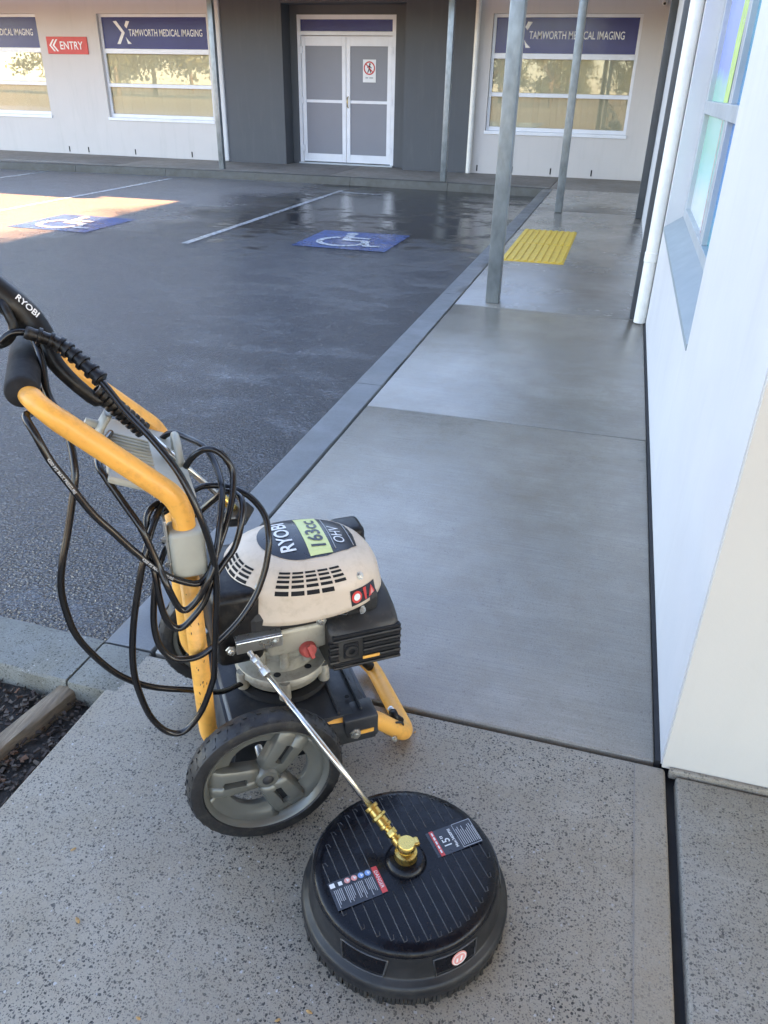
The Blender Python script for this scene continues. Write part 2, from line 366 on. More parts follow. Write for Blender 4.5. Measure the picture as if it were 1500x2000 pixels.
# ================================================================== SETTING
# far ground
pyd('ground', [(-400, -400, -.24), (400, -400, -.24), (400, 400, -.24), (-400, 400, -.24)], [(0, 1, 2, 3)], 'far_ground')['kind'] = 'structure'
def sheet(name, x0, x1, y0, y1, z, m, nx=2, ny=2, amp=0.):
    V = []; F = []
    for j in range(ny + 1):
        for i in range(nx + 1):
            x = x0 + (x1 - x0) * i / nx; y = y0 + (y1 - y0) * j / ny; V.append((x, y, z + amp * mnoise.noise(Vector((x * .6, y * .6, 3)))))
    for j in range(ny):
        for i in range(nx): a = j * (nx + 1) + i; F.append((a, a + 1, a + nx + 2, a + nx + 1))
    return pyd(name, V, F, m, None, True)
o = sheet('car_park', -60, -1.28, 1.44, 15.2, -.13, 'asphalt_wet'); o['kind'] = 'structure'
o2 = sheet('car_park_beyond', -60, -4.5, -14, 1.44, -.13, 'asphalt_wet'); o2['kind'] = 'structure'
# painted lines and bay symbols (children of the car park)
for i, (x, y0, y1, m) in enumerate(((-4.72, 8.2, 13.75, 'paint_white_worn'), (-8.27, 8.6, 14.1, 'paint_white'), (-11.05, 8.6, 14.2, 'paint_white'), (-13.8, 8.6, 14.2, 'paint_white'))):
    pyd('bay_line', [(x - .045, y0, -.126), (x + .045, y0, -.126), (x + .045, y1, -.126), (x - .045, y1, -.126)], [(0, 1, 2, 3)], m, o)
pyd('bay_line', [(-4.66, 13.45, -.1255), (-3.9, 13.4, -.1255), (-3.9, 13.48, -.1255), (-4.66, 13.54, -.1255)], [(0, 1, 2, 3)], 'paint_white_worn', o)
def access_symbol(cx, cy):
    b = pyd('access_square', [(cx - .56, cy - .57, -.1262), (cx + .56, cy - .57, -.1262), (cx + .56, cy + .57, -.1262), (cx - .56, cy + .57, -.1262)], [(0, 1, 2, 3)], 'paint_blue', o)
    L = arc(-.08, -.13, .24, .32, 115, 385) + [bar(-.12, .30, -.07, -.06, .11), disc(-.13, .40, .075), bar(-.09, .14, .18, .14, .08), bar(-.10, -.03, .17, -.03, .09), bar(.14, .0, .28, -.36, .09), bar(.25, -.34, .42, -.30, .08)]
    multi_poly('wheelchair_mark', L, (cx, cy, -.1225), (1, 0, 0), (0, 1, 0), 'paint_white', b)
access_symbol(-3.0, 9.13); access_symbol(-6.72, 8.95)

# footpath: slabs with real joints over a dark bed
fp = box('footpath', (-1.142, 8, -1.0, 16.56, -.2, -.03), 'sealant'); fp['kind'] = 'structure'
def slab(x0, x1, y0, y1, m, bev=.006, z1=0.): return box('slab', (x0, x1, y0, y1, -.12, z1), m, fp, bev, True)
for o_ in (slab(-1.186, .328, -1.0, 1.540, 'concrete_aggregate', .009), slab(-1.138, .303, 1.556, 3.694, 'concrete_wet'), slab(-1.138, .303, 3.706, 6.022, 'concrete_wet'),
           slab(-1.138, .45, 6.040, 11.74, 'concrete_far'), slab(-1.138, .45, 11.756, 14.45, 'concrete_far'), slab(-1.2, 1.6, 14.456, 16.57, 'concrete_dry'),
           slab(.352, 8, -1.0, 1.520, 'concrete_right', .007)): autos(o_, 50)
box('trowel_line', (.2505, .2535, -.9, 1.53, -.001, .0008), 'concrete_dry', fp)
fp2 = box('back_footpath', (-60, -1.21, 14.78, 17.0, -.2, -.03), 'sealant'); fp2['kind'] = 'structure'
for x0, x1 in ((-30, -14.2), (-14.19, -9.9), (-9.89, -5.35), (-5.34, -1.21)):
    autos(box('slab', (x0, x1, 14.72, 17.0, -.12, 0), 'concrete_dry', fp2, .006, True), 50)
# kerbs
def kerb_block(name, a, b, inner, m, parent, w=.16, dz=0.):
    """kerb from a to b; inner = unit vector from road towards the path; sloped road face and rounded nose"""
    a, b, n = Vector((*a, 0)), Vector((*b, 0)), Vector((*inner, 0)); k = 14; P = [(-.045, -.2), (-.045, -.135), (-.012, -.02), (-.002, -.004), (.014, .0), (w - .006, .002), (w, -.006), (w, -.2)]
    V = []; F = []; np_ = len(P)
    for i in range(k + 1):
        p = a.lerp(b, i / k)
        for q, (s, z) in enumerate(P):
            j = mnoise.noise(Vector((p.x * 7, p.y * 7, q * 3.1))) * .005
            V.append(p + n * (s + j) + Vector((0, 0, z + dz + j * .6)))
    for i in range(k):
        for q in range(np_ - 1): F.append((i * np_ + q, i * np_ + q + 1, (i + 1) * np_ + q + 1, (i + 1) * np_ + q))
    F += [tuple(range(np_))[::-1], tuple(k * np_ + q for q in range(np_))]
    ob = pyd(name, V, F, m, parent, False); autos(ob, 40); return ob
kb = empty('kerb', (-1.3, 8, 0)); kb['kind'] = 'structure'
def K(*a, **k):
    ob = kerb_block('kerb_block', *a, **k); return ob
def shift(ob): ob.location = -Vector(ob.parent.location); return ob
for y0, y1 in ((1.556, 4.02), (4.026, 6.35), (6.356, 8.2), (8.206, 11.3), (11.306, 14.44)): shift(K((-1.305, y0), (-1.305, y1), (1, 0), 'kerb_wet', kb))
kb2 = empty('garden_kerb', (-1.6, 1.45, 0)); kb2['kind'] = 'structure'
box_ = box('kerb_block', (-1.308 + 1.6, -1.142 + 1.6, 1.365 - 1.45, 1.552 - 1.45, -.2, .001), 'kerb_rough', kb2, .009, True); autos(box_, 40)
shift(K((-1.311, 1.56), (-1.93, 1.575), (0, -1), 'kerb_rough', kb2, w=.195)); shift(K((-1.936, 1.575), (-6, 1.65), (0, -1), 'kerb_rough', kb2, w=.195))
kb3 = empty('back_kerb', (-7, 14.5, 0)); kb3['kind'] = 'structure'
pts = [(-1.3, 14.42), (-3.0, 14.56), (-4.85, 14.62), (-6.75, 14.6), (-8.6, 14.5), (-10.5, 14.33), (-12.4, 14.12), (-17, 13.8)]
for i in range(len(pts) - 1):
    a, b = Vector(pts[i]), Vector(pts[i + 1]); d = (b - a).normalized(); n_ = (-d.y, d.x) if -d.y * 0 + d.x > 0 else (d.y, -d.x)
    shift(K(tuple(a + d * .004), tuple(b - d * .004), n_, 'kerb_stained', kb3, w=.15)); 
pyd('verge_fill', [(-17, 13.9, -.012), (-12.4, 14.2, -.012), (-8.6, 14.6, -.012), (-4.85, 14.7, -.012), (-1.3, 14.5, -.012), (-1.2, 14.8, -.012), (-17, 14.8, -.012)], [(0, 1, 2, 3, 4, 5, 6)], 'concrete_dry', fp2)
# garden bed
gb = sheet('garden_bed', -6, -1.17, -2.0, 1.40, -.07, 'soil', 160, 110, .02); gb['kind'] = 'structure'
gv = gb.data.vertices
for v in gv: v.co.z += .012 * mnoise.noise(v.co * 14) + .008 * mnoise.noise(v.co * 40)
V = []; F = []
for i in range(4200):
    x = -1.2 - abs(random.gauss(0, .5)); y = random.uniform(.3, 1.375); z = -.062 + .02 * mnoise.noise(Vector((x * .6, y * .6, 3))) + .012 * mnoise.noise(Vector((x, y, -.07)) * 14) + random.uniform(0, .012)
    L = random.uniform(.002, .010); wd = L * random.uniform(.3, .8); a = random.uniform(0, 6.3); tx, ty = random.uniform(-.5, .5), random.uniform(-.5, .5); h = random.uniform(.001, .003)
    M_ = Matrix.Translation((x, y, z)) @ Matrix.Rotation(a, 4, 'Z') @ Matrix.Rotation(tx, 4, 'X') @ Matrix.Rotation(ty, 4, 'Y'); b = len(V)
    for sz in (-h, h):
        for sx, sy in ((-1, -.6), (1, -1), (.8, 1), (-1, .7)): V.append(M_ @ Vector((sx * L, sy * wd, sz)))
    F += [(b, b + 3, b + 2, b + 1), (b + 4, b + 5, b + 6, b + 7)] + [(b + i_, b + (i_ + 1) % 4, b + 4 + (i_ + 1) % 4, b + 4 + i_) for i_ in range(4)]
mu = pyd('bark_mulch', V, F, 'mulch', None); mu.data.materials.append(MATS['mulch_grey']); mu.data.materials.append(MATS['leaf_litter'])
for p in mu.data.polygons: p.material_index = (0, 1, 0, 0, 2, 0, 1, 0, 0, 0, 0)[(p.vertices[0] // 8) % 11]
tag(mu, 'dark bark mulch and leaf litter covering the garden bed', 'mulch', kind='stuff')
# timber edging board
bm = bmesh.new(); n = 26
a, b = Vector((-1.312, 1.372, -.03)), Vector((-1.475, .45, -.045)); d = (b - a).normalized(); s = Vector((-d.y, d.x, 0)); rings = []
for i in range(n + 1):
    p = a + (b - a) * i / n; rings.append([])
    for q, (ss, zz) in enumerate(((-.026, -.06), (-.027, .002), (-.022, .007), (.0, .009), (.022, .006), (.027, .0), (.027, -.06))):
        j = mnoise.noise(Vector((p.y * 9, q * 4.0, 1))) * .004; rings[-1].append(bm.verts.new(p + s * (ss + j) + Vector((0, 0, zz + j))))
for i in range(n):
    for q in range(6): bm.faces.new((rings[i][q], rings[i][q + 1], rings[i + 1][q + 1], rings[i + 1][q]))
bm.faces.new(rings[0][::-1]); bm.faces.new(rings[-1])
t_ = done('timber_edging', bm, 'timber_weathered', None, False); autos(t_, 40)
tag(t_, 'weathered grey timber edging board lying in the mulch beside the path', 'timber')

# ================================================================== BACK BUILDING
TOP = 4.0
mb = tag(empty('medical_building', (-5.5, 16.6, 0)), 'cream and charcoal single storey clinic with white double doors and blue signs', 'building')
OFF = -Vector(mb.location)
def bp(name, b, m, parent=None, bev=0.):
    ob = box(name, b, m, parent or mb, bev)
    if parent is None or parent == mb: ob.location = OFF
    return ob
wA, wB, wC = (-15.15, -12.58), (-11.09, -8.55), (-2.74, -.09)
Z0, Z1 = .72, 2.69
y0, y1 = 16.6, 16.85
bp('wall', [(-40, wA[0], y0, y1, 0, TOP), (wA[1], wB[0], y0, y1, 0, TOP), (wB[1], -8.30, y0, y1, 0, TOP)] + [(w_[0], w_[1], y0, y1, 0, Z0) for w_ in (wA, wB)] + [(w_[0], w_[1], y0, y1, Z1, TOP) for w_ in (wA, wB)], 'wall_cream')
bp('wall', [(-3.1, wC[0], y0, y1, 0, TOP), (wC[1], 1.2, y0, y1, 0, TOP), (wC[0], wC[1], y0, y1, 0, Z0), (wC[0], wC[1], y0, y1, Z1, TOP)], 'wall_cream')
bp('pilaster', (-8.43, -8.225, 16.50, 16.62, 0, TOP), 'wall_white', bev=.03)
bp('charcoal_wall', [(-8.22, -6.91, 16.54, 17.05, 0, TOP), (-4.38, -3.06, 16.54, 17.05, 0, TOP), (-6.91, -4.38, 16.54, 17.05, 2.86, TOP)], 'wall_charcoal')
bp('recess_wall', [(-6.95, -6.765, 16.96, 17.1, 0, 2.9), (-4.685, -4.36, 16.96, 17.1, 0, 2.9), (-6.765, -4.685, 16.96, 17.1, 2.702, 2.9)], 'wall_charcoal')
bp('roof', [(-40, -1.0, 16.7, 24, TOP - .02, TOP + .1), (-1.0, 12, 16.7, 24, TOP - .12, TOP)], 'roof_sheet')
bp('rear_wall', [(-40, 12, 23.9, 24, 0, TOP), (-40, -39.9, 16.7, 24, 0, TOP)], 'wall_cream')
for x in (-12.25, -11.75, -10.55, -9.15, -2.85, -2.15, -1.4, -.62): bp('weep_slot', (x - .012, x + .012, 16.594, 16.61, .04, .15), 'dark_void')
def logo(parent, x, zc, yy, s=1.):
    L = [bar(-.16, .21, .0, -.0, .075), bar(0, .0, -.11, -.20, .075)]
    L = [[(-.18, .20), (-.10, .21), (.075, .0), (-.0, .0)], [(-.0, .0), (.075, .0), (-.055, -.205), (-.135, -.205)], [(.13, .21), (.21, .20), (.13, .075), (.085, .125)], [(.085, -.075), (.13, -.13), (.21, -.2), (.12, -.2)], [(.085, -.075), (.125, -.02), (.13, -.13), (.13, -.13)]][:4]
    multi_poly('logo', [[(a * s, b * s) for a, b in q] for q in L], (x, yy, zc), (1, 0, 0), (0, 0, 1), 'sign_white', parent)
def window(x0, x1, seed):
    wn = empty('window'); wn.parent = mb; wn.location = (0, 0, 0); ww = Matrix.Translation(OFF)
    fy0, fy1 = 16.68, 16.74
    t = .055
    def b(n, q, m, bev=.004): ob = box(n, q, m, wn, bev); ob.location = OFF; return ob
    b('frame', [(x0, x0 + t, fy0, fy1, Z0 + .05, Z1), (x1 - t, x1, fy0, fy1, Z0 + .05, Z1), (x0 + t, x1 - t, fy0, fy1, Z1 - t, Z1), (x0 + t, x1 - t, fy0, fy1, Z0 + .05, Z0 + .12), (x0 + t, x1 - t, fy0 - .004, fy1, 1.98, 2.07), (x0 + t, x1 - t, fy0, fy1, 1.355, 1.425)], 'aluminium_white')
    b('sill', (x0 - .02, x1 + .02, 16.575, 16.75, Z0 - .01, Z0 + .05), 'aluminium_white')
    f_ = b('sign_film', (x0 + t, x1 - t, fy0 + .02, fy0 + .032, 2.07, Z1 - t), 'film_blue', 0)
    for q in (logo_sub(f_, x0 + .50, 2.36, fy0 + .017),): pass
    text('lettering', 'TAMWORTH MEDICAL IMAGING', 1.70, (x0 + 1.52, fy0 + .017, 2.36), (1, 0, 0), (0, 0, 1), 'sign_white', f_, .006, .125)
    for z0, z1 in ((.84, 1.355), (1.425, 1.98)): b('pane', (x0 + t, x1 - t, fy0 + .022, fy0 + .028, z0, z1), 'window_glass', 0)
    n = 22; random.seed(seed)
    base = None
    for i in range(n):
        xx = x0 + .06 + (x1 - x0 - .12) * (i + .5) / n
        bm = bmesh.new(); bm_box(bm, -.062, .062, -.001, .001, .8, 2.03)
        if base is None: sl_ = done('blind_slat', bm, 'blind', wn); base = sl_.data
        else: bm.free(); sl_ = link('blind_slat', base, None, wn)
        sl_.location = Vector((xx, 16.775, 0)) + OFF; sl_.rotation_euler = (0, 0, random.uniform(.05, .3))
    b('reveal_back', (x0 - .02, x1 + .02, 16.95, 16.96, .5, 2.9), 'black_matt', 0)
def logo_sub(parent, x, z, y): logo(parent, x, z, y); return 0
window(*wA, 1); window(*wB, 2); window(*wC, 3)
# double doors
dr = empty('double_door'); dr.parent = mb
def b(n, q, m, bev=.004, par=None): ob = box(n, q, m, par or dr, bev); ob.location = OFF if (par in (None, dr)) else (0, 0, 0); return ob
DX0, DX1 = -6.762, -4.688; dy0, dy1 = 16.98, 17.05; xm = (DX0 + DX1) / 2
b('door_frame', [(DX0, DX0 + .075, dy0, dy1, .0, 2.70), (DX1 - .075, DX1, dy0, dy1, .0, 2.70), (DX0 + .075, DX1 - .075, dy0, dy1, 2.62, 2.70), (DX0 + .075, DX1 - .075, dy0, dy1, 2.35, 2.42)], 'aluminium_white')
b('transom_film', (DX0 + .07, DX1 - .07, dy0 + .03, dy0 + .04, 2.42, 2.62), 'film_blue', 0)
b('threshold', (DX0, DX1, 16.9, 17.06, -.0, .03), 'aluminium_grey')
for x0, x1 in ((DX0 + .08, xm - .004), (xm + .004, DX1 - .08)):
    lf = b('door_leaf', [(x0, x0 + .085, dy0 + .012, dy1 - .01, .045, 2.34), (x1 - .085, x1, dy0 + .012, dy1 - .01, .045, 2.34), (x0 + .085, x1 - .085, dy0 + .012, dy1 - .01, 2.17, 2.34), (x0 + .085, x1 - .085, dy0 + .012, dy1 - .01, .045, .20), (x0 + .085, x1 - .085, dy0 + .016, dy1 - .01, 1.16, 1.215)], 'aluminium_white', .004)
    for z0, z1 in ((.20, 1.16), (1.215, 2.17)): box('panel', (x0 + .08, x1 - .08, dy0 + .03, dy0 + .04, z0 - .005, z1 + .005), 'door_panel', lf)
    hx = x0 if x0 < xm - .5 else x1
    for z in (.3, 1.2, 2.1): box('hinge', (hx - .03, hx + .03, dy0 - .012, dy0 + .02, z - .06, z + .06), 'aluminium_white', lf, .006)
    if x0 > xm: tube('handle', [(x0 + .04, dy0 + .02, 1.08), (x0 + .04, dy0 - .05, 1.1), (x0 + .04, dy0 - .05, 1.26), (x0 + .04, dy0 + .02, 1.28)], .011, 'brass', lf, 8)
# no-entry notice on the door
nx, nz = -5.235, 1.745
no = tag(box('door_notice', (nx - .135, nx + .135, 17.0, 17.006, nz - .2, nz + .2), 'sign_white'), 'white notice with a red no pedestrians symbol on the right door leaf', 'sign')
multi_poly('prohibition_ring', arc(0, 0, .095, .12, 0, 360) + [bar(-.075, .075, .075, -.075, .022)], (nx, 16.997, nz + .05), (1, 0, 0), (0, 0, 1), 'sign_red', no)
multi_poly('walker_symbol', [disc(.01, .07, .018, 12), bar(.0, .05, -.005, -.01, .035), bar(0, -.0, -.035, -.08, .02), bar(0, -.0, .03, -.08, .02), bar(0, .04, .045, .0, .016), bar(0, .04, -.045, .01, .016)], (nx, 16.9985, nz + .05), (1, 0, 0), (0, 0, 1), 'black_matt', no)
multi_poly('small_print', [bar(-.08, 0, -.02, 0, .022), bar(0, 0, .08, 0, .022)], (nx, 16.998, nz - .12), (1, 0, 0), (0, 0, 1), 'print_dim', no)
# ENTRY sign
es = tag(box('entry_sign', (-12.38, -11.38, 16.575, 16.597, 1.955, 2.275), 'sign_red', None, .004), 'red wall sign reading ENTRY with white double chevron arrow', 'sign')
text('lettering', 'ENTRY', .56, (-11.77, 16.572, 2.115), (1, 0, 0), (0, 0, 1), 'sign_white', es, .01, .145)
multi_poly('chevron', [[(.0, .0), (.1, .11), (.14, .11), (.045, 0)], [(0, 0), (.045, 0), (.14, -.11), (.1, -.11)], [(.08, 0), (.18, .11), (.22, .11), (.125, 0)], [(.08, 0), (.125, 0), (.22, -.11), (.18, -.11)]], (-12.32, 16.572, 2.115), (1, 0, 0), (0, 0, 1), 'sign_white', es)
# small security camera
sc_ = tag(lathe('security_camera', [(0, .0), (.045, .0), (.05, .03), (.05, .06), (.035, .1), (0, .115)], (.22, 16.59, 2.86), (0, -1, -.35), 'pvc_white', None, 16), 'small white security camera high on the cream clinic wall', 'camera')
lathe('lens', [(0, .004), (.02, .002), (.022, 0)], Vector((.22, 16.59, 2.86)) + Vector((0, -1, -.35)).normalized() * .116, (0, -1, -.35), 'black_matt', sc_, 12)
# ================================================================== RIGHT BUILDING
rb = tag(empty('side_building', (.32, 4, 0)), 'white rendered building with a deep coloured glass window along the footpath', 'building')
OR = -Vector(rb.location)
def rp(name, q, m, bev=0., par=None):
    ob = box(name, q, m, par or rb, bev); ob.location = OR if par is None else (0, 0, 0); return ob
WY0, WY1, WZ = 2.955, 5.83, .70
X0, X1, XF = .316, .56, .42
rp('wall', [(X0, X1, 1.552, WY0, 0, 3.75), (X0, X1, WY1, 16.6, 0, 3.75), (X0, X1, WY0, WY1, 0, WZ - .004), (X0, X1, WY0, WY1, 2.6, 3.75)], 'wall_white')
rp('corner_wall', [(X0 + .003, 8.0, 1.540, 1.552, .0, 3.75), (X1, 8.0, 1.5521, 1.7, 0, 3.75)], 'wall_corner')
rp('plinth_seal', [(X0 - .013, X0, 1.554, 6.0, -.02, .006)], 'sealant')
rp('rear_walls', [(7.9, 8.0, 1.7, 16.6, 0, 3.75)], 'wall_white'); rp('roof', (X1, 8, 1.7, 16.6, 3.6, 3.74), 'roof_sheet')
rp('skirting', (X0 + .02, 8, 1.526, 1.54, -.02, .010), 'concrete_right', .004)
wn = empty('window'); wn.parent = rb
def wp(n, q, m, bev=.003): ob = box(n, q, m, wn, bev); ob.location = OR; return ob
si = pyd('sill', [(X0 - .004, WY0, WZ - .006), (X0 - .004, WY1, WZ - .006), (XF + .01, WY1, .775), (XF + .01, WY0, .775), (X0 - .004, WY0, WZ - .03), (X0 - .004, WY1, WZ - .03), (XF + .01, WY1, WZ - .03), (XF + .01, WY0, WZ - .03)], [(0, 3, 2, 1), (4, 5, 6, 7), (0, 1, 5, 4), (1, 2, 6, 5), (2, 3, 7, 6), (3, 0, 4, 7)], 'sill_grey', wn); si.location = OR
t = .06
wp('frame', [(XF, XF + .06, WY1 - .12, WY1, .77, 2.6), (XF, XF + .06, WY0, WY0 + .12, .77, 2.6), (XF, XF + .06, WY0 + .12, WY1 - .12, .77, .83), (XF - .004, XF + .06, WY0 + .12, WY1 - .12, 1.385, 1.455), (XF + .002, XF + .06, 4.30, 4.42, .83, 1.385), (XF + .002, XF + .06, 4.30, 4.42, 1.455, 2.6), (XF, XF + .06, WY0 + .12, WY1 - .12, 2.54, 2.6)], 'aluminium_grey')
artglass('art_lower_far', [(0, (.75, .78, .75)), (.25, (.62, .74, .72)), (.5, (.30, .68, .60)), (.75, (.25, .6, .45)), (1, (.3, .62, .5))], 2, 1.8, -1.45)
artglass('art_upper_far', [(0, (.25, .62, .45)), (.12, (.28, .6, .5)), (.2, (.22, .32, .75)), (.8, (.3, .42, .8)), (1, (.35, .5, .85))], 2, 1.0, -1.4)
artglass('art_lower_near', [(0, (.02, .34, .36)), (.4, (.015, .24, .52)), (1, (.01, .2, .55))], 2, 1.8, -1.45)
artglass('art_upper_near', [(0, (.01, .22, .46)), (.5, (.015, .32, .42)), (1, (.02, .34, .40))], 2, 1.0, -1.4)
XG = XF + .03
for n_, ya, yb, za, zb in (('art_lower_far', 4.42, WY1 - .12, .83, 1.385), ('art_upper_far', 4.42, WY1 - .12, 1.455, 2.54), ('art_lower_near', WY0 + .12, 4.30, .83, 1.385), ('art_upper_near', WY0 + .12, 4.30, 1.455, 2.54)):
    pn = wp('pane', (XG, XG + .008, ya, yb, za, zb), n_, 0)
    if n_ == 'art_lower_far':
        mat('art_red', (.62, .2, .18), .2); mat('art_lime', (.45, .7, .12), .2); mat('art_pink', (.6, .4, .48), .2)
        for yy in (4.62, 4.74): poly('art_stripe', [(4.0 - yy - .012 , za), (4.0 - yy + .012, za), (4.0 - yy + .012 - .05, zb), (4.0 - yy - .012 - .05, zb)], (XG - .003, 4.0, 0), (0, -1, 0), (0, 0, 1), 'art_red', pn)
    if n_ == 'art_upper_far':
        poly('art_stripe', [(-.95, za), (-.72, za), (-.70, 1.7), (-.62, 2.1), (-.60, zb), (-.78, zb), (-.86, 2.1), (-.96, 1.75)], (XG - .003, 4.0, 0), (0, -1, 0), (0, 0, 1), 'art_lime', pn)
        poly('art_stripe', [(-.68, za), (-.62, za), (-.50, zb), (-.58, zb)], (XG - .003, 4.0, 0), (0, -1, 0), (0, 0, 1), 'art_pink', pn)
# canopies
cp = tag(box('path_canopy', [(-.95, .3, 5.6, 14.4, 2.98, 3.04)], 'roof_sheet'), 'flat metal canopy roof carried on galvanised posts over the footpath', 'canopy')
box('fascia', (-.97, -.951, 5.6, 14.4, 2.86, 3.07), 'steel_charcoal', cp)
cp2 = tag(box('clinic_canopy', [(-40, -2.45, 14.06, 16.53, 2.98, 3.04), (-2.45, .3, 14.42, 16.53, 2.98, 3.04)], 'roof_sheet'), 'flat metal canopy roof along the front of the clinic', 'canopy')
box('fascia', [(-40, -2.47, 14.04, 14.059, 2.86, 3.07), (-2.45, -.975, 14.40, 14.419, 2.86, 3.07)], 'steel_charcoal', cp2)
cp3 = tag(box('added_shade_roof', (-.55, 8, -3.2, 1.36, 2.98, 3.05), 'roof_sheet'), 'added unseen flat roof cutting sky light over the near end of the path', 'canopy')  # unseen roof, added to hold cool sky light off the near slab
def post(name, x, y, s, m, lab, grp=None, top=2.98, base=True):
    bm = bmesh.new(); bm_box(bm, -s / 2, s / 2, -s / 2, s / 2, 0, top, .008, 2); p = done(name, bm, m); p.location = (x, y, 0); autos(p, 40)
    tag(p, lab, 'post', grp); return p
post('canopy_post', -.86, 6.2, .105, 'galvanised', 'galvanised square canopy post beside the yellow tactile strip')
post('canopy_post', -.81, 11.65, .1, 'galvanised', 'galvanised square canopy post on the footpath just past the yellow tactile strip')
post('canopy_post', -3.14, 14.8, .1, 'galvanised', 'galvanised square canopy post at kerb beside the clinic double doors')
post('canopy_post', -7.62, 14.98, .1, 'galvanised', 'galvanised square canopy post in front of the white pilaster')
post('wall_post', .243, 6.085, .09, 'steel_charcoal', 'charcoal steel wall post directly behind the white downpipe')
post('wall_post', .268, 11.5, .088, 'steel_charcoal', 'charcoal steel wall post further along, near the end of the path')
def downpipe(x, y, r, top, lab, m='pvc_white', joint=None):
    d = lathe('downpipe', [(r * .9, 0.004), (r, .004), (r, top), (r * .9, top)], (x, y, 0), (0, 0, 1), m, None, 24); tag(d, lab, 'downpipe')
    if joint: lathe('collar', [(r, -.035), (r * 1.09, -.03), (r * 1.09, .03), (r, .035)], (x, y, joint), (0, 0, 1), m, d, 24)
    return d
downpipe(.272, 5.965, .0435, 3.4, 'white plastic downpipe against the corner of the side building', joint=.47)
downpipe(-3.005, 16.5, .05, 3.2, 'slim white downpipe between charcoal wall and cream wall of the clinic', joint=None)
# tactile strip
tp = tag(empty('tactile_strip', (-.75, 8.95, 0)), 'yellow ribbed tactile paving strip on the footpath', 'tactile paving')
for y0 in (7.93, 8.935):
    tl = box('tile', (-1.06 + .75, -.44 + .75, y0 - 8.95, y0 + 1.0 - 8.95, -.001, .006), 'tactile_yellow', tp, .002)
    me = None
    for i in range(9):
        bm = bmesh.new(); bm_box(bm, -.019, .019, -.485, .485, 0, .009, .005, 2)
        if me is None: rbv = done('rib', bm, 'tactile_yellow', tl); me = rbv.data
        else: bm.free(); rbv = link('rib', me, None, tl)
        rbv.location = (-1.06 + .75 + .034 + i * .069, y0 + .5 - 8.95, .0055)

# trees beyond (seen in the clinic windows and in the wet ground)
def tree_mesh(seed, h):
    random.seed(seed); V = []; F = []
    tv, tf = tube_data([(0, 0, -.3), (.05, 0, h * .3), (-.05, .05, h * .6), (0, 0, h * .85)], [.16, .12, .08, .03], 8)
    LV = []; LF = []
    cl = [(random.gauss(0, h * .18), random.gauss(0, h * .18), h * random.uniform(.22, .95), h * random.uniform(.1, .2)) for _ in range(20)]
    for cx, cy, cz, cr in cl:
        b0 = len(tv); a_, f_ = tube_data([(0, 0, h * .4), (cx * .6, cy * .6, cz * .85), (cx, cy, cz)], [.06, .04, .015], 6); tv += a_; tf += [tuple(i + b0 for i in q) for q in f_]
        for _ in range(130):
            p = Vector((random.gauss(0, 1), random.gauss(0, 1), random.gauss(0, .8))).normalized() * cr * random.uniform(.3, 1.15) + Vector((cx, cy, cz))
            u = Vector((random.gauss(0, 1), random.gauss(0, 1), random.gauss(0, 1))).normalized(); q = u.orthogonal().normalized(); s_ = h * random.uniform(.012, .028); k = len(LV)
            LV += [p - u * s_, p + q * s_ * .6, p + u * s_, p - q * s_ * .6]; LF.append((k, k + 1, k + 2, k + 3))
    return tv, tf, LV, LF
protos = []
for i, (sd, h) in enumerate(((11, 5.5), (12, 7.5), (13, 4.5))):
    tv, tf, LV, LF = tree_mesh(sd, h)
    me1 = bpy.data.meshes.new('trunk'); me1.from_pydata([tuple(v) for v in tv], [], tf); me2 = bpy.data.meshes.new('crown'); me2.from_pydata([tuple(v) for v in LV], [], LF); protos.append((me1, me2))
random.seed(5)
for i in range(34):
    r_ = tag(empty('gum_tree', (-75 + i * 2.7 + random.uniform(-2, 2), random.uniform(-95, -55), -.24), random.uniform(0, 6)), 'open crowned gum tree far behind the car park', 'tree', 'gum trees beyond the car park')
    r_.scale = (1.9,) * 3 if i < 22 else (1.1,) * 3
    a_, b_ = protos[i % 3]; link('trunk', a_, 'bark', r_, True); link('crown', b_, 'leaf_tree', r_)

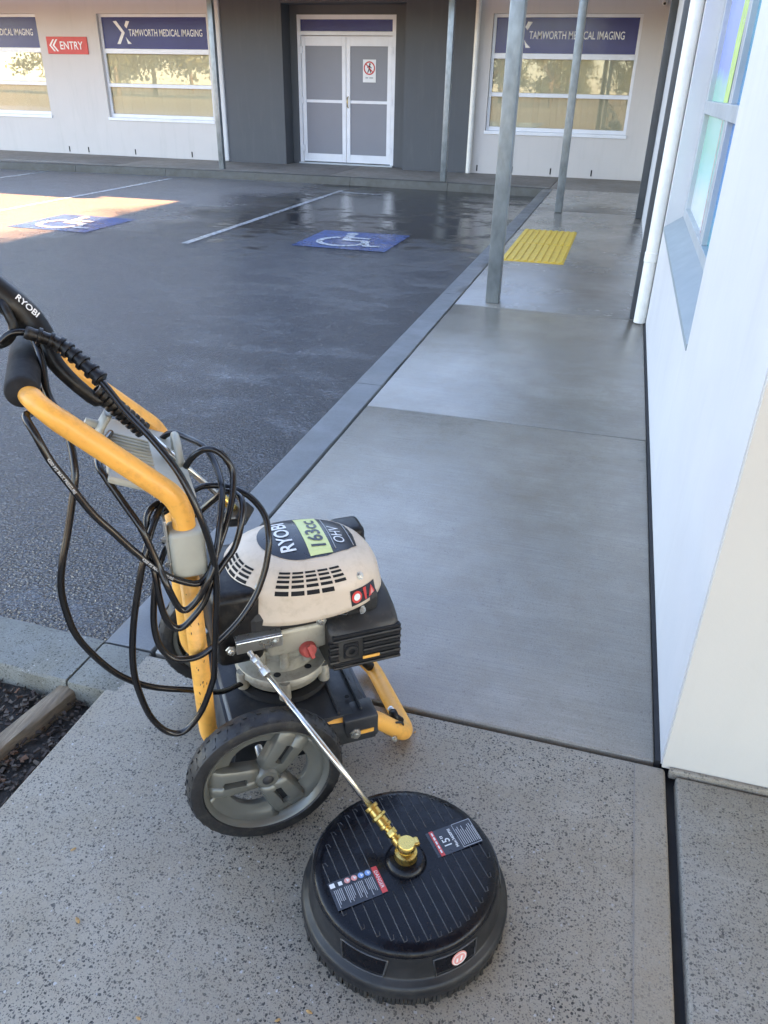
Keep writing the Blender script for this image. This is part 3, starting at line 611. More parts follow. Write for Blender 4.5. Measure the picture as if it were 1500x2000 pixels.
# ================================================================== PRESSURE WASHER
ORG = (-.7183, 1.3032, 0); RZ = math.atan2(.59382, .80460)
def Lc(u, v, z): return Vector((u, -v, z))
pw = tag(empty('pressure_washer', ORG, RZ), 'yellow framed petrol pressure washer with beige engine cover on two wheels', 'pressure washer')
VY = Vector((0, -1, 0))      # towards the near wheel
def wheel(v, near):
    s = 1 if near else -1; ax = VY * s; c = Lc(0, v, .1722); r = .172
    root = empty('wheel'); root.parent = pw
    # tyre: rounded section
    prof = [(.137, -.020), (.142, -.0265), (.155, -.0285), (.1655, -.025), (.171, -.016), (.1722, 0), (.171, .016), (.1655, .025), (.155, .0285), (.142, .0265), (.137, .020)]
    lathe('tyre', prof, c, ax, 'rubber', root, 72)
    # tread blocks: chevrons round the tyre, one joined part
    fm = frame(c, ax); V = []; F = []
    for k in range(36):
        a = 2 * math.pi * k / 36
        for sd in (-1, 1):
            base = len(V)
            for (da, zz, rr) in ((0, .003, .1722), (.05, .003, .1722), (.095, .022, .1668), (.045, .022, .1668)):
                for dr in (-.002, .0022):
                    aa = a + da + (.087 if sd < 0 else 0); V.append(fm @ Vector(((rr + dr) * math.cos(aa), (rr + dr) * math.sin(aa), zz * sd)))
            F += [(base + 1, base + 3, base + 5, base + 7), (base, base + 2, base + 3, base + 1), (base + 2, base + 4, base + 5, base + 3), (base + 4, base + 6, base + 7, base + 5), (base + 6, base, base + 1, base + 7)]
    pyd('tread', V, F, 'rubber', root)
    # rim ring
    lathe('rim', [(.139, .004), (.1405, .021), (.138, .0245), (.134, .022), (.128, .012), (.124, -.006), (.126, -.018), (.139, -.018)], c, ax, 'hub_grey', root, 64)
    lathe('hub', [(.0, .018), (.012, .018), (.013, .021), (.022, .020), (.029, .012), (.033, -.004), (.033, -.02), (0, -.02)], c, ax, 'hub_grey', root, 28)
    lathe('axle_cap', [(0, .026), (.008, .025), (.0125, .021), (.0125, .015)], c, ax, 'black_matt', root, 16)
    # three broad spokes, each with a slot
    bm0 = None
    for k in range(3):
        a = 2 * math.pi * k / 3 + (R(70) if near else 1.0)
        V = []; F = []
        rads = [.020, .042, .046, .062, .078, .094, .098, .112, .131]
        for i, rr in enumerate(rads):
            hw = .024 + .012 * (rr / .13); sl = .0085 if .043 < rr < .097 else 0
            zt = .010 + .004 * math.sin(rr / .13 * 3); zt = zt - .010 * max(0, (rr - .1) / .03)
            for off, z in ((-hw - .008, -.010), (-hw, zt - .003), (-hw + .006, zt), (-sl - .002, zt), (-sl, zt - .014 if sl else zt), (sl, zt - .014 if sl else zt), (sl + .002, zt), (hw - .006, zt), (hw, zt - .003), (hw + .008, -.010)):
                V.append(fm @ Vector((rr * math.cos(a) - off * math.sin(a), rr * math.sin(a) + off * math.cos(a), z)))
        for i in range(len(rads) - 1):
            for q in range(9): F.append((i * 10 + q, i * 10 + q + 1, (i + 1) * 10 + q + 1, (i + 1) * 10 + q))
        sp = pyd('spoke', V, F, 'hub_grey', root); autos(sp, 30)
        md = sp.modifiers.new('s', 'SOLIDIFY'); md.thickness = .003; md.offset = -1
        pv = [fm @ Vector((rr * math.cos(a) - o_ * math.sin(a), rr * math.sin(a) + o_ * math.cos(a), .0045)) for rr, o_ in ((.046, -.0075), (.094, -.0075), (.094, .0075), (.046, .0075))]
        pyd('slot', pv, [(0, 1, 2, 3)], 'dark_void', root)
    # dished web between spokes near the rim
    V, F = [], []
    for k in range(3):
        a = 2 * math.pi * k / 3 + (R(70) if near else 1.0) + R(60)
        n = 12; b0 = len(V)
        for i in range(n + 1):
            t = -1 + 2 * i / n; aa = a + t * R(44); ri = .100 - .012 * t * t
            for rr, z in ((.132, .012), (.118, -.002), (ri, -.006), (ri - .002, -.016)): V.append(fm @ Vector((rr * math.cos(aa), rr * math.sin(aa), z)))
        for i in range(n):
            for q in range(3): F.append((b0 + i * 4 + q, b0 + i * 4 + q + 1, b0 + (i + 1) * 4 + q + 1, b0 + (i + 1) * 4 + q))
    wb = pyd('web', V, F, 'hub_grey', root); autos(wb, 40); md = wb.modifiers.new('s', 'SOLIDIFY'); md.thickness = .003
    return root
wheel(.27, True); wheel(-.27, False)
tube('axle', [Lc(0, -.265, .172), Lc(0, .265, .172)], .009, 'zinc', pw, 12)

# frame: lower legs and upper handle
def bend(P, rad, n=8):
    """round the inner corners of a polyline"""
    P = [Vector(p) for p in P]; out = [P[0]]
    for i in range(1, len(P) - 1):
        a, b_, c = P[i - 1], P[i], P[i + 1]; da, dc = (a - b_).normalized(), (c - b_).normalized(); q = min(rad, (a - b_).length * .48, (c - b_).length * .48)
        p0, p1 = b_ + da * q, b_ + dc * q
        for k in range(n + 1): t = k / n; out.append(p0 * (1 - t) ** 2 + b_ * 2 * t * (1 - t) + p1 * t * t)
    out.append(P[-1]); return out
for v in (.17, -.17):
    tube('leg', bend([Lc(-.104, v, .80), Lc(-.104, v, .22), Lc(-.06, v, .165), Lc(.27, v, .165)], .05), .0195, 'frame_yellow', pw, 18)
# upper handle: one bent tube
HP = bend([Lc(-.101, .17, .735), Lc(-.101, .17, .818), Lc(-.328, .17, 1.048), Lc(-.333, -.17, 1.050), Lc(-.101, -.17, .818), Lc(-.101, -.17, .735)], .07, 10)
rs = []
for p in HP:
    d = min((p - Lc(-.11, .17, .83)).length, (p - Lc(-.11, -.17, .83)).length); e = abs(p.z - 1.05) < .045
    rs.append(.0212 if not e else .0185)
for _ in range(3): rs = [rs[0]] + [(rs[i - 1] + rs[i] * 2 + rs[i + 1]) / 4 for i in range(1, len(rs) - 1)] + [rs[-1]]
tube('handle', HP, rs, 'frame_yellow', pw, 24)
tube('grip', [Lc(-.330, .150, 1.0475), Lc(-.3305, .145, 1.048), Lc(-.3315, -.12, 1.0495), Lc(-.3315, -.125, 1.0495)], [.025, .0278, .0278, .025], 'foam_grip', pw, 24)
for v in (.17, -.17):
    br = box('handle_clamp', (-.134, -.068, -v - .031, -v + .031, .665, .765), 'holder_grey', pw, .009, True, seg=3); autos(br, 40)
    for z in (.685, .742): bolt('bolt', Lc(-.134, v + .0, z), (-1, 0, 0), .006, .012, 'zinc', br)
    box('clamp_plate', (-.139, -.1345, -v - .02, -v + .024, .668, .79), 'zinc', br, .001)
# grey hose and gun holder between the handle tubes
HA, HB = Vector((-.222, 0, .872)), Vector((-.072, 0, .806)); slope = (HA - HB).normalized(); nrm_ = Vector((-slope.z, 0, slope.x)) * -1; nrm_ = nrm_ if nrm_.z > 0 else -nrm_
hd = box('gun_holder', (-.5 * (HA - HB).length, .5 * (HA - HB).length, -.152, .152, -.008, .008), 'holder_grey', pw, .006, True, mtx=frame((HA + HB) / 2, nrm_, slope)); autos(hd, 40)
for i in range(11):
    y = -.105 + i * .0165
    tube('holder_rib', [HA + slope * -.004 + nrm_ * .009 + Vector((0, y, 0)), HA + slope * -.09 + nrm_ * .009 + Vector((0, y, 0))], .0032, 'holder_grey', hd, 6)
tube('hook', bend([HA + Vector((.0, .02, -.004)), HA + slope * .016 + nrm_ * .022 + Vector((0, .02, 0)), HA + slope * .008 + nrm_ * .062 + Vector((0, .02, 0))], .02), .0085, 'holder_grey', pw, 14, flat=((0, 1, 0), 3.2))
lathe('hook_peg', [(.0, .0), (.008, .001), (.008, .028), (0, .030)], HA + slope * .016 + nrm_ * .034 + Vector((0, .02, 0)), slope, 'holder_grey', pw, 12)
tube('holder_guide', [Lc(-.085 , .045 * math.cos(a), .83 + .045 * math.sin(a)) for a in [math.pi * k / 14 for k in range(15)]], .008, 'holder_grey', pw, 10)
# front foot loop
tube('foot_loop', bend([Lc(.20, .165, .165), Lc(.285, .152, .142), Lc(.40, .135, .022), Lc(.40, -.165, .022), Lc(.285, -.165, .142), Lc(.20, -.165, .165)], .055, 10), .0215, 'frame_yellow', pw, 20)
for v in (.1, -.13): bm_ = tube('rubber_foot', [Lc(.385, v, .045), Lc(.372, v, .062), Lc(.365, v, .085)], [.014, .013, .011], 'plastic_black', pw, 12)
tube('foot_strap', [Lc(.352 + .026 * math.sin(a), .1415 + .028 * math.cos(a) * .35, .072 + .0265 * math.cos(a)) for a in [2 * math.pi * k / 20 for k in range(20)]], .0028, 'black_matt', pw, 6, True)
bolt('bolt', Lc(.345, .165, .062), VY, .0055, .012, 'zinc', pw); bolt('bolt', Lc(.38, .05, .045), (0, 0, 1), .006, .009, 'zinc', pw)
# base plate with flanges
bpz = .205
bpl = pyd('base_plate', [Lc(*p) for p in ((-.055, .185, bpz), (.285, .185, bpz - .02), (.285, -.185, bpz - .02), (-.055, -.185, bpz), (-.075, .205, bpz - .075), (.295, .198, bpz - .085), (.295, -.198, bpz - .085), (-.075, -.205, bpz - .075))],
          [(0, 1, 2, 3), (0, 4, 5, 1), (1, 5, 6, 2), (2, 6, 7, 3), (3, 7, 4, 0)], 'plate_charcoal', pw)
bm = bmesh.new(); bm.from_mesh(bpl.data); bmesh.ops.bevel(bm, geom=[e for e in bm.edges if len(e.link_faces) == 2], offset=.012, segments=3, affect='EDGES'); bm.to_mesh(bpl.data); bm.free(); autos(bpl, 30); md = bpl.modifiers.new('s', 'SOLIDIFY'); md.thickness = .004
for (u, v) in ((.235, .12), (.255, .06), (.245, -.05), (.02, .15)): lathe('plate_hole', [(0, .0012), (.0055, .001), (.006, 0)], Lc(u, v, bpz - .0115), (0.06, 0, 1), 'dark_void', bpl, 12)
for u in (.20, .255): box('plate_ridge', (u - .003, u + .003, -.17, .17, bpz - .016, bpz - .008), 'plate_charcoal', bpl, .002)
bx_ = box('foot_bracket', (.205, .292, -.196, -.128, .118, .188), 'plate_charcoal', pw, .008, True); autos(bx_, 40)
bolt('bolt', Lc(.232, .196, .145), VY, .010, .012, 'zinc', bx_); box('slot', (.245, .278, -.1985, -.195, .140, .150), 'frame_yellow', bx_)
# engine: flange, crankcase, cover, muffler
ec = Lc(.108, -.014, 0)
lathe('engine_flange', [(0, .268), (.10, .268), (.113, .264), (.1165, .257), (.1165, .247), (.108, .244), (.104, .225), (.09, .215), (0, .215)], ec, (0, 0, 1), 'cast_alloy', pw, 56)
for a in (20, 80, 140, 200, 260, 320):
    c = ec + Vector((math.cos(R(a)) * .113, math.sin(R(a)) * .113, 0)); lathe('flange_lug', [(0, .262), (.013, .262), (.0145, .258), (.0145, .215), (0, .215)], c, (0, 0, 1), 'cast_alloy', pw, 16)
for a in (250, 300): c = ec + Vector((math.cos(R(a)) * .092, math.sin(R(a)) * .092, .2683)); lathe('flange_hole', [(0, .001), (.0065, .0005), (.009, .0)], c, (0, 0, 1), 'dark_void', pw, 14)
lathe('pump_ring', [(.10, .215), (.118, .212), (.118, .198), (.09, .19), (0, .19)], ec, (0, 0, 1), 'black_matt', pw, 40)
ck = lathe('crankcase', [(.082, .266), (.083, .30), (.078, .304), (.078, .318), (.088, .322), (.088, .332), (.076, .338), (.073, .39), (.068, .415), (0, .415)], ec, (0, 0, 1), 'cast_alloy', pw, 40)
bb = box('crankcase_block', (.055, .20, -.092, .05, .335, .412), 'cast_alloy', pw, .014, True, seg=3); autos(bb, 40)
for a in (225, 262, 300, 335): c = ec + Vector((math.cos(R(a)) * .087, math.sin(R(a)) * .087, .29)); lathe('crankcase_boss', [(0, .052), (.006, .052), (.0065, .045), (.0105, .045), (.0115, 0), (0, 0)], c, (0, 0, 1), 'cast_alloy', ck, 12)
for z in (.352, .372, .392): tube('cooling_fin', [ec + Vector((.079 * math.cos(R(a)), .079 * math.sin(R(a)), z)) for a in range(190, 345, 12)], .003, 'cast_alloy', ck, 6)
pg = lathe('oil_plug', [(0, .018), (.016, .017), (.019, .012), (.021, 0), (0, 0)], Lc(.148, .092, .345), (.1, -1, .25), 'plug_red', pw, 16)
box('plug_tab', (-.005, .005, -.017, .017, .015, .028), 'plug_red', pg, .002, mtx=frame(Lc(.148, .092, .345), (.1, -1, .25), (1, 0, .3)))
zb_ = box('throttle_bracket', [(-.02, .085, -.125, -.118, .395, .425), (-.02, .085, -.118, -.085, .421, .425)], 'zinc', pw, .002); bolt('bolt', Lc(.07, .125, .41), VY, .006, .006, 'zinc', zb_); bolt('bolt', Lc(-.03, .11, .40), VY, .008, .014, 'zinc', zb_)
bolt('bolt', Lc(.18, .10, .425), VY, .009, .014, 'zinc', pw)
ab = box('air_filter_box', (-.062, .05, -.095, .14, .335, .53), 'plastic_black', pw, .022, True, seg=3); autos(ab, 40)
box('fuel_tank', (-.01, .31, .04, .185, .40, .50), 'plastic_black', pw, .025, True, seg=3)
fb = box('choke_housing', (.285, .365, .12, .20, .43, .515), 'plastic_black', pw, .016, True, seg=3); autos(fb, 40); box('vent', (.36, .368, .135, .18, .445, .475), 'dark_void', fb)
box('gap_shade_block', (.01, .325, -.099, .14, .408, .475), 'black_matt', pw, .02)  # black block painting in the shade of the gap under the cover
tube('fuel_hose', [Lc(.185, .10, .445), Lc(.235, .118, .44), Lc(.26, .105, .465)], .004, 'hose_rubber', pw, 8)
# beige cover: parametric surface, s = 0 centre .. 1 shoulder .. 1.35 skirt bottom
UC, VC, A_, B_ = .168, -.03, .182, .150
def cover(s, ph):
    e = 2.5; c, sn = math.cos(ph), math.sin(ph); rad = 1 / ((abs(c) ** e + abs(sn) ** e) ** (1 / e)); sr = min(s, 1.)
    x, y = A_ * rad * c * sr, B_ * rad * sn * sr
    if c < 0: y *= 1 - .10 * (abs(c) * sr) ** 2
    z = .505 + .078 * (max(0., 1 - sr ** 2.7)) ** .62 + .014 * (x / A_) * -.6
    if s > 1:
        k = (s - 1) / .35; z -= k * (.058 + .018 * (-c)) ; x *= 1 + .05 * k; y *= 1 + .05 * k
    return Lc(UC + x, VC + y, z)
def cnorm(s, ph):
    p = cover(s, ph); a = cover(s + .004, ph) - p; b_ = cover(s, ph + .01) - p; n = a.cross(b_)
    n.normalize(); return n if n.dot(p - Lc(UC, VC, .45)) > 0 else -n
ss = [0, .15, .3, .42, .52, .6, .68, .75, .81, .86, .9, .94, .965, .985, 1.0, 1.05, 1.12, 1.2, 1.28, 1.35]; nph = 72
V = [cover(0, 0)]; F = []
for s in ss[1:]: V += [cover(s, 2 * math.pi * k / nph) for k in range(nph)]
for k in range(nph): F.append((0, 1 + k, 1 + (k + 1) % nph))
for i in range(len(ss) - 2):
    for k in range(nph): a = 1 + i * nph; F.append((a + k, a + nph + k, a + nph + (k + 1) % nph, a + (k + 1) % nph))
cv = pyd('engine_cover', V, F, 'cover_beige', pw, True); md = cv.modifiers.new('s', 'SOLIDIFY'); md.thickness = .004; md.offset = -1
bm = bmesh.new(); bm.from_mesh(cv.data); bmesh.ops.recalc_face_normals(bm, faces=bm.faces); bm.to_mesh(cv.data); bm.free()
def on_top(u, v, off=.0012):
    dx, dy = u - UC, v - VC
    ph = math.atan2(dy / B_, dx / A_)
    for _ in range(6):
        lo, hi = 0., 1.
        for _ in range(18):
            m_ = (lo + hi) / 2; p = cover(m_, ph); q = Vector((p.x - UC, -p.y - VC))
            if q.length < math.hypot(dx, dy): lo = m_
            else: hi = m_
        p = cover(lo, ph); a1 = math.atan2(-p.y - VC, p.x - UC); a0 = math.atan2(dy, dx); d = (a0 - a1 + math.pi) % (2 * math.pi) - math.pi; ph += d
    return cover(lo, ph) + cnorm(max(lo, .02), ph) * off
def top_patch(name, outline, m, off, parent, n=9):
    """fill an outline (star-shaped) laid on the cover"""
    cx = sum(p[0] for p in outline) / len(outline); cy = sum(p[1] for p in outline) / len(outline); V = [on_top(cx, cy, off)]; F = []; N = len(outline)
    for i in range(1, n + 1): V += [on_top(cx + (x - cx) * i / n, cy + (y - cy) * i / n, off) for x, y in outline]
    for k in range(N): F.append((0, 1 + k, 1 + (k + 1) % N))
    for i in range(n - 1):
        for k in range(N): a = 1 + i * N; F.append((a + k, a + N + k, a + N + (k + 1) % N, a + (k + 1) % N))
    return pyd(name, V, F, m, parent, True)
def densify(P, n=6): return [((P[i][0] * (n - k) + P[(i + 1) % len(P)][0] * k) / n, (P[i][1] * (n - k) + P[(i + 1) % len(P)][1] * k) / n) for i in range(len(P)) for k in range(n)]
lab = [(.155 + .0 - .085 * math.cos(R(t)), VC + .092 * math.sin(R(t))) for t in range(-90, 91, 12)]
lab = [(u, v) for u, v in lab] + [(.21, VC + .088), (.262, VC + .070), (.292, VC + .050), (.298, VC), (.292, VC - .050), (.262, VC - .070), (.21, VC - .088)]
lb = top_patch('cover_label', densify(lab, 3), 'label_black', .0012, cv)
top_patch('lime_panel', densify([(.172, VC + .086), (.172, VC - .080), (.226, VC - .080), (.226, VC + .080)], 7), 'label_lime', .0022, lb)
def top_text(s, u0, v0, width, height, m, bold=.02, off=.003):
    V, F = text_data(s, 1., bold); xs = [v.x for v in V]; ys = [v.y for v in V]; cx, cy = (max(xs) + min(xs)) / 2, (max(ys) + min(ys)) / 2; sx, sy = width / (max(xs) - min(xs)), height / (max(ys) - min(ys))
    pyd('lettering', [on_top(u0 - (v.y - cy) * sy, v0 - (v.x - cx) * sx, off) for v in V], F, m, lb)
top_text('RYOBI', .128, VC, .128, .036, 'print_white'); top_text('163cc', .199, VC, .118, .036, 'label_black', .02, .0034); top_text('OHV', .253, VC + .012, .072, .026, 'print_white', .0)
for a_, b_ in (((.236, .068), (.236, -.066)), ((.284, .05), (.284, -.05))):
    P = [on_top(a_[0] + (b_[0] - a_[0]) * k / 8, VC + a_[1] + (b_[1] - a_[1]) * k / 8, .002) for k in range(9)]; tube('label_line', P, .0009, 'print_dim', lb, 4)
# grilles: rows of slots on the shoulder, near side and rear corner
def slot(s0, s1, p0, p1):
    n = 4; V = []; F = []
    for i in range(n + 1):
        ph = p0 + (p1 - p0) * i / n
        for s in (s0, s1): q = cover(s, ph); V.append(q + cnorm(s, ph) * .0008)
    for i in range(n): F.append((2 * i, 2 * i + 1, 2 * i + 3, 2 * i + 2))
    pyd('vent_slot', V, F, 'dark_void', cv)
def grille(pa, pb, nc, srange, nr):
    # columns are spaced by length along the cover, not by angle
    for c in range(nc):
        p0 = pa + (pb - pa) * c / nc; p1 = pa + (pb - pa) * (c + .84) / nc
        for r_ in range(nr):
            if c == 0 and r_ > nr - 2: continue
            s0 = srange[0] + (srange[1] - srange[0]) * r_ / nr; s1 = s0 + (srange[1] - srange[0]) / nr * .56; slot(s0, s1, p0, p1)
grille(R(66), R(121), 5, (.78, 1.01), 5); grille(R(142), R(184), 3, (.80, 1.02), 5)
for ph in (R(54), R(131)): q = cover(.95, ph); bolt('bolt', q, cnorm(.95, ph), .0065, .008, 'zinc', cv)
# warning sticker on the skirt
def skirt_patch(name, s0, s1, p0, p1, m, off, parent):
    n = 6; V = []; F = []
    for i in range(n + 1):
        ph = p0 + (p1 - p0) * i / n
        for s in (s0, s1): q = cover(s, ph); V.append(q + cnorm(max(s, 1.02), ph) * off)
    for i in range(n): F.append((2 * i, 2 * i + 1, 2 * i + 3, 2 * i + 2))
    return pyd(name, V, F, m, parent, True)
ws = skirt_patch('warning_sticker', 1.02, 1.29, R(42), R(66), 'label_black', .0012, cv)
def sticker_poly(pts, m, off):
    V = []
    for a_, y in pts: q = cover(y, R(a_)); V.append(q + cnorm(max(y, 1.02), R(a_)) * off)
    pyd('warning_symbol', V, [tuple(range(len(V)))], m, ws)
sticker_poly([(61.2 + 4.2 * math.cos(t * .39), 1.155 + .105 * math.sin(t * .39)) for t in range(16)], 'sign_red', .0022)
sticker_poly([(61.2 + 2.6 * math.cos(t * .39), 1.155 + .062 * math.sin(t * .39)) for t in range(16)], 'print_white', .0028)
sticker_poly([(52.3, 1.04), (55.3, 1.04), (54.6, 1.27), (53.2, 1.27)], 'sign_red', .0022)
sticker_poly([(47.2, 1.05), (51.0, 1.26), (43.2, 1.26)], 'sign_red', .0022)
sticker_poly([(47.2, 1.12), (49.2, 1.235), (45.2, 1.235)], 'symbol_pink', .0028)
bolt('bolt', cover(1.38, R(58)) + Vector((0, 0, -.008)), cnorm(1.1, R(46)), .007, .008, 'zinc', cv)
# muffler guard
mg = bmesh.new(); prof_u = (.212, .392)
sec = [(-.02, .447), (.04, .440), (.09, .424), (.117, .408), (.129, .392), (.131, .300), (.120, .286), (.02, .276), (-.02, .285)]
rings = []
for i, u in enumerate((.192, .196, .206, .28, .350, .360, .364)):
    k = (.90, .96, 1, 1, 1, .95, .88)[i]; cz = .365; cv_ = .05
    rings.append([mg.verts.new(Lc(u, cv_ + (v - cv_) * k, cz + (z - cz) * k)) for v, z in sec])
for i in range(len(rings) - 1):
    for q in range(len(sec)): mg.faces.new((rings[i][q], rings[i][(q + 1) % len(sec)], rings[i + 1][(q + 1) % len(sec)], rings[i + 1][q]))
mg.faces.new(rings[0]); mg.faces.new(rings[-1])
bmesh.ops.bevel(mg, geom=[e for e in mg.edges if e.calc_face_angle(0) > .3], offset=.006, segments=2, affect='EDGES')
mf = done('muffler_guard', mg, 'muffler_black', pw, True); autos(mf, 35)
for i, z in enumerate((.388, .368, .348, .328, .309)):
    for ua, ub in (((.198, .366),) if i in (0, 4) else ((.272, .366), (.19, .212))):
        box('louvre_slot', (ua, ub, -.1330, -.119, z - .0045, z + .0045), 'dark_void', mf, .002)
        box('louvre', (ua, ub + .0012, -.1365, -.124, z - .0125, z - .0058), 'muffler_black', mf, .0025)
box('outlet_frame', (.224, .262, -.1345, -.11, .322, .366), 'dark_void', mf, .004); lathe('outlet', [(.008, .004), (.015, .004), (.016, 0), (.016, -.01)], Lc(.242, .1345, .346), VY, 'muffler_black', mf, 18)
box('rust_strip', (.270, .312, -.1375, -.134, .3150, .3225), 'frame_yellow', mf, .001)

# ================================================================== SPRAY GUN resting in the holder
gn = tag(empty('spray_gun', ORG, RZ), 'black trigger spray gun with steel lance resting across the washer handle', 'spray gun')
ga, gbv = Lc(-.352, -.01, 1.150), Lc(.045, -.0, .661); gd = (gbv - ga).normalized()
def gp(d, up=0., side=0.): n_ = Vector((-gd.z, 0, gd.x)); return ga + gd * d + n_ * -up + Vector((0, -side, 0))
GB = catmull([Lc(-.389, -.05, 1.213), Lc(-.364, -.05, 1.181), Lc(-.337, -.048, 1.149), Lc(-.312, -.045, 1.117), Lc(-.292, -.03, 1.083), Lc(-.283, -.012, 1.048), Lc(-.258, 0, 1.011), Lc(-.220, 0, .967), gp(.23), gp(.30)], 4)
GR = []
for i in range(len(GB)):
    t = i / (len(GB) - 1) * 9; q = [.022, .025, .027, .026, .021, .0155, .0135, .0125, .0115, .011]; k = min(int(t), 8); GR.append(q[k] + (q[k + 1] - q[k]) * (t - k))
body = tube('gun_body', GB, GR, 'plastic_black', gn, 20)
tube('trigger_guard', bend([Lc(-.352, -.035, 1.165), Lc(-.341, -.015, 1.135), Lc(-.335, -.01, 1.112), Lc(-.352, -.01, 1.088), Lc(-.40, -.02, 1.078)], .02), .0085, 'plastic_black', gn, 12)
tube('trigger', [Lc(-.365, -.03, 1.16), Lc(-.362, -.015, 1.14), Lc(-.37, -.012, 1.115)], .008, 'plastic_black', gn, 8)
for i in range(10):
    c = gp(.215 + i * .0125); lathe('collar_ring', [(.010, -.005), (.0175, -.0045), (.0175, .003), (.010, .005)], c, gd, 'plastic_black', gn, 18)
tube('lance', [gp(.33), gp(.60)], .0065, 'stainless', gn, 14); lathe('lance_coupling', [(.006, 0), (.0105, 0), (.0105, .02), (.0085, .022), (.0085, .035), (.006, .035)], gp(.555), gd, 'brass', gn, 12)
box('lance_clip', (-.02, .03, -.03, .03, -.015, .015), 'plastic_black', gn, .006, mtx=frame(gp(.605), gd))
tx = Vector((.62, 0, -.78)); tn = (Vector((.25, -.62, .72)) - tx * Vector((.25, -.62, .72)).dot(tx)).normalized()
text('lettering', 'RYOBI', .046, Lc(-.324, -.0465, 1.133) + tn * .0278, tx, tn.cross(tx), 'print_white', gn, .02)
# inlet strain relief with ribs
SR = catmull([(-.318, -.020, 1.112), (-.271, -.020, 1.089), (-.238, -.040, 1.062), (-.205, -.070, 1.028)], 6)
tube('strain_relief', SR, [.011 + .001 * (i % 2) for i in range(len(SR))], 'plastic_black', gn, 14)
for i in range(3, len(SR), 2): d = (SR[min(i + 1, len(SR) - 1)] - SR[i - 1]).normalized(); lathe('relief_ring', [(.009, -.004), (.0155, -.003), (.0155, .003), (.009, .004)], SR[i], d, 'plastic_black', gn, 16)

# ================================================================== HOSE
HOSE = {
 'A':[(-0.306,0.020,1.105),(-0.271,0.020,1.087),(-0.238,0.040,1.059),(-0.205,0.070,1.025),(-0.171,0.110,0.977),(-0.135,0.150,0.936),(-0.100,0.190,0.882),(-0.075,0.215,0.805),(-0.060,0.215,0.721),(-0.058,0.215,0.652),(-0.068,0.215,0.556),(-0.081,0.215,0.441),(-0.088,0.215,0.409),(-0.117,0.215,0.340),(-0.156,0.215,0.297),(-0.190,0.215,0.307),(-0.218,0.215,0.359),(-0.232,0.215,0.437),(-0.233,0.215,0.504),(-0.221,0.215,0.588),(-0.201,0.210,0.669),(-0.179,0.200,0.737),(-0.149,0.160,0.787),(-0.120,0.120,0.799),(-0.079,0.100,0.799)],
 'B':[(-0.305,0.030,1.010),(-0.322,0.110,1.000),(-0.331,0.165,1.012),(-0.320,0.190,0.988),(-0.305,0.200,0.943),(-0.285,0.205,0.902),(-0.256,0.205,0.838),(-0.227,0.205,0.793),(-0.199,0.205,0.750),(-0.154,0.207,0.692),(-0.119,0.208,0.666),(-0.090,0.208,0.656),(-0.069,0.200,0.669),(-0.047,0.190,0.711),(-0.025,0.170,0.749),(-0.005,0.140,0.785),(0.007,0.110,0.828),(-0.002,0.100,0.858),(-0.020,0.090,0.875),(-0.040,0.080,0.875),(-0.060,0.070,0.860),(-0.077,0.060,0.834)],
 'C':[(-0.363,-0.000,1.092),(-0.339,-0.000,1.107),(-0.311,0.000,1.100),(-0.300,0.030,1.066),(-0.299,0.060,1.014),(-0.286,0.090,0.984),(-0.274,0.120,0.943),(-0.274,0.150,0.892),(-0.286,0.160,0.847),(-0.304,0.170,0.788),(-0.323,0.180,0.732),(-0.334,0.180,0.679),(-0.334,0.180,0.626),(-0.325,0.180,0.566),(-0.297,0.170,0.494),(-0.259,0.160,0.430),(-0.203,0.140,0.369),(-0.115,0.120,0.317),(-0.060,0.080,0.262),(-0.013,0.040,0.235),(.05,.0,.215)],
 'D':[(-0.206,-0.050,0.879),(-0.232,0.050,0.887),(-0.234,0.120,0.888),(-0.223,0.140,0.865),(-0.203,0.160,0.827),(-0.179,0.190,0.784),(-0.166,0.200,0.736),(-0.158,0.207,0.706),(-0.149,0.222,0.671),(-0.137,0.222,0.627),(-0.127,0.222,0.611),(-0.114,0.222,0.613),(-0.092,0.222,0.636),(-0.070,0.222,0.675),(-0.049,0.200,0.720),(-0.032,0.170,0.774),(-0.018,0.120,0.807),(-0.017,0.050,0.825),(-0.030,-0.000,0.845),(-0.057,-0.060,0.844),(-0.086,-0.100,0.843),(-0.120,-0.115,0.815),(-.16,-.10,.805)],
 'E':[(-0.141,0.130,0.799),(-0.158,0.150,0.798),(-0.168,0.160,0.779),(-0.171,0.180,0.737),(-0.167,0.200,0.688),(-0.166,0.207,0.639),(-0.161,0.210,0.595),(-0.149,0.210,0.567),(-0.131,0.210,0.562),(-0.108,0.210,0.582),(-0.084,0.207,0.610),(-0.064,0.202,0.651),(-0.037,0.190,0.680),(-0.012,0.180,0.706),(0.006,0.170,0.750),(0.015,0.150,0.781),(0.010,0.120,0.788),(-0.010,0.100,0.788),(-0.025,0.080,0.767),(-0.055,0.060,0.733),(-0.080,0.070,0.715),(-.12,.11,.70),(-.14,.12,.71)],
 'F':[(-0.122,0.130,0.708),(-0.134,0.140,0.710),(-0.146,0.160,0.706),(-0.163,0.180,0.676),(-0.175,0.190,0.629),(-0.183,0.195,0.570),(-0.179,0.200,0.522),(-0.160,0.202,0.487),(-0.131,0.202,0.475),(-0.101,0.202,0.478),(-0.069,0.200,0.497),(-0.034,0.195,0.523),(-0.006,0.190,0.550),(0.024,0.180,0.588),(0.046,0.170,0.634),(0.058,0.160,0.675),(0.062,0.150,0.700),(0.062,0.130,0.731),(0.051,0.110,0.754),(0.031,0.090,0.772),(0.002,0.070,0.782),(-0.034,0.060,0.786),(-0.063,0.070,0.787),(-.11,.11,.78),(-.14,.12,.77)],
}
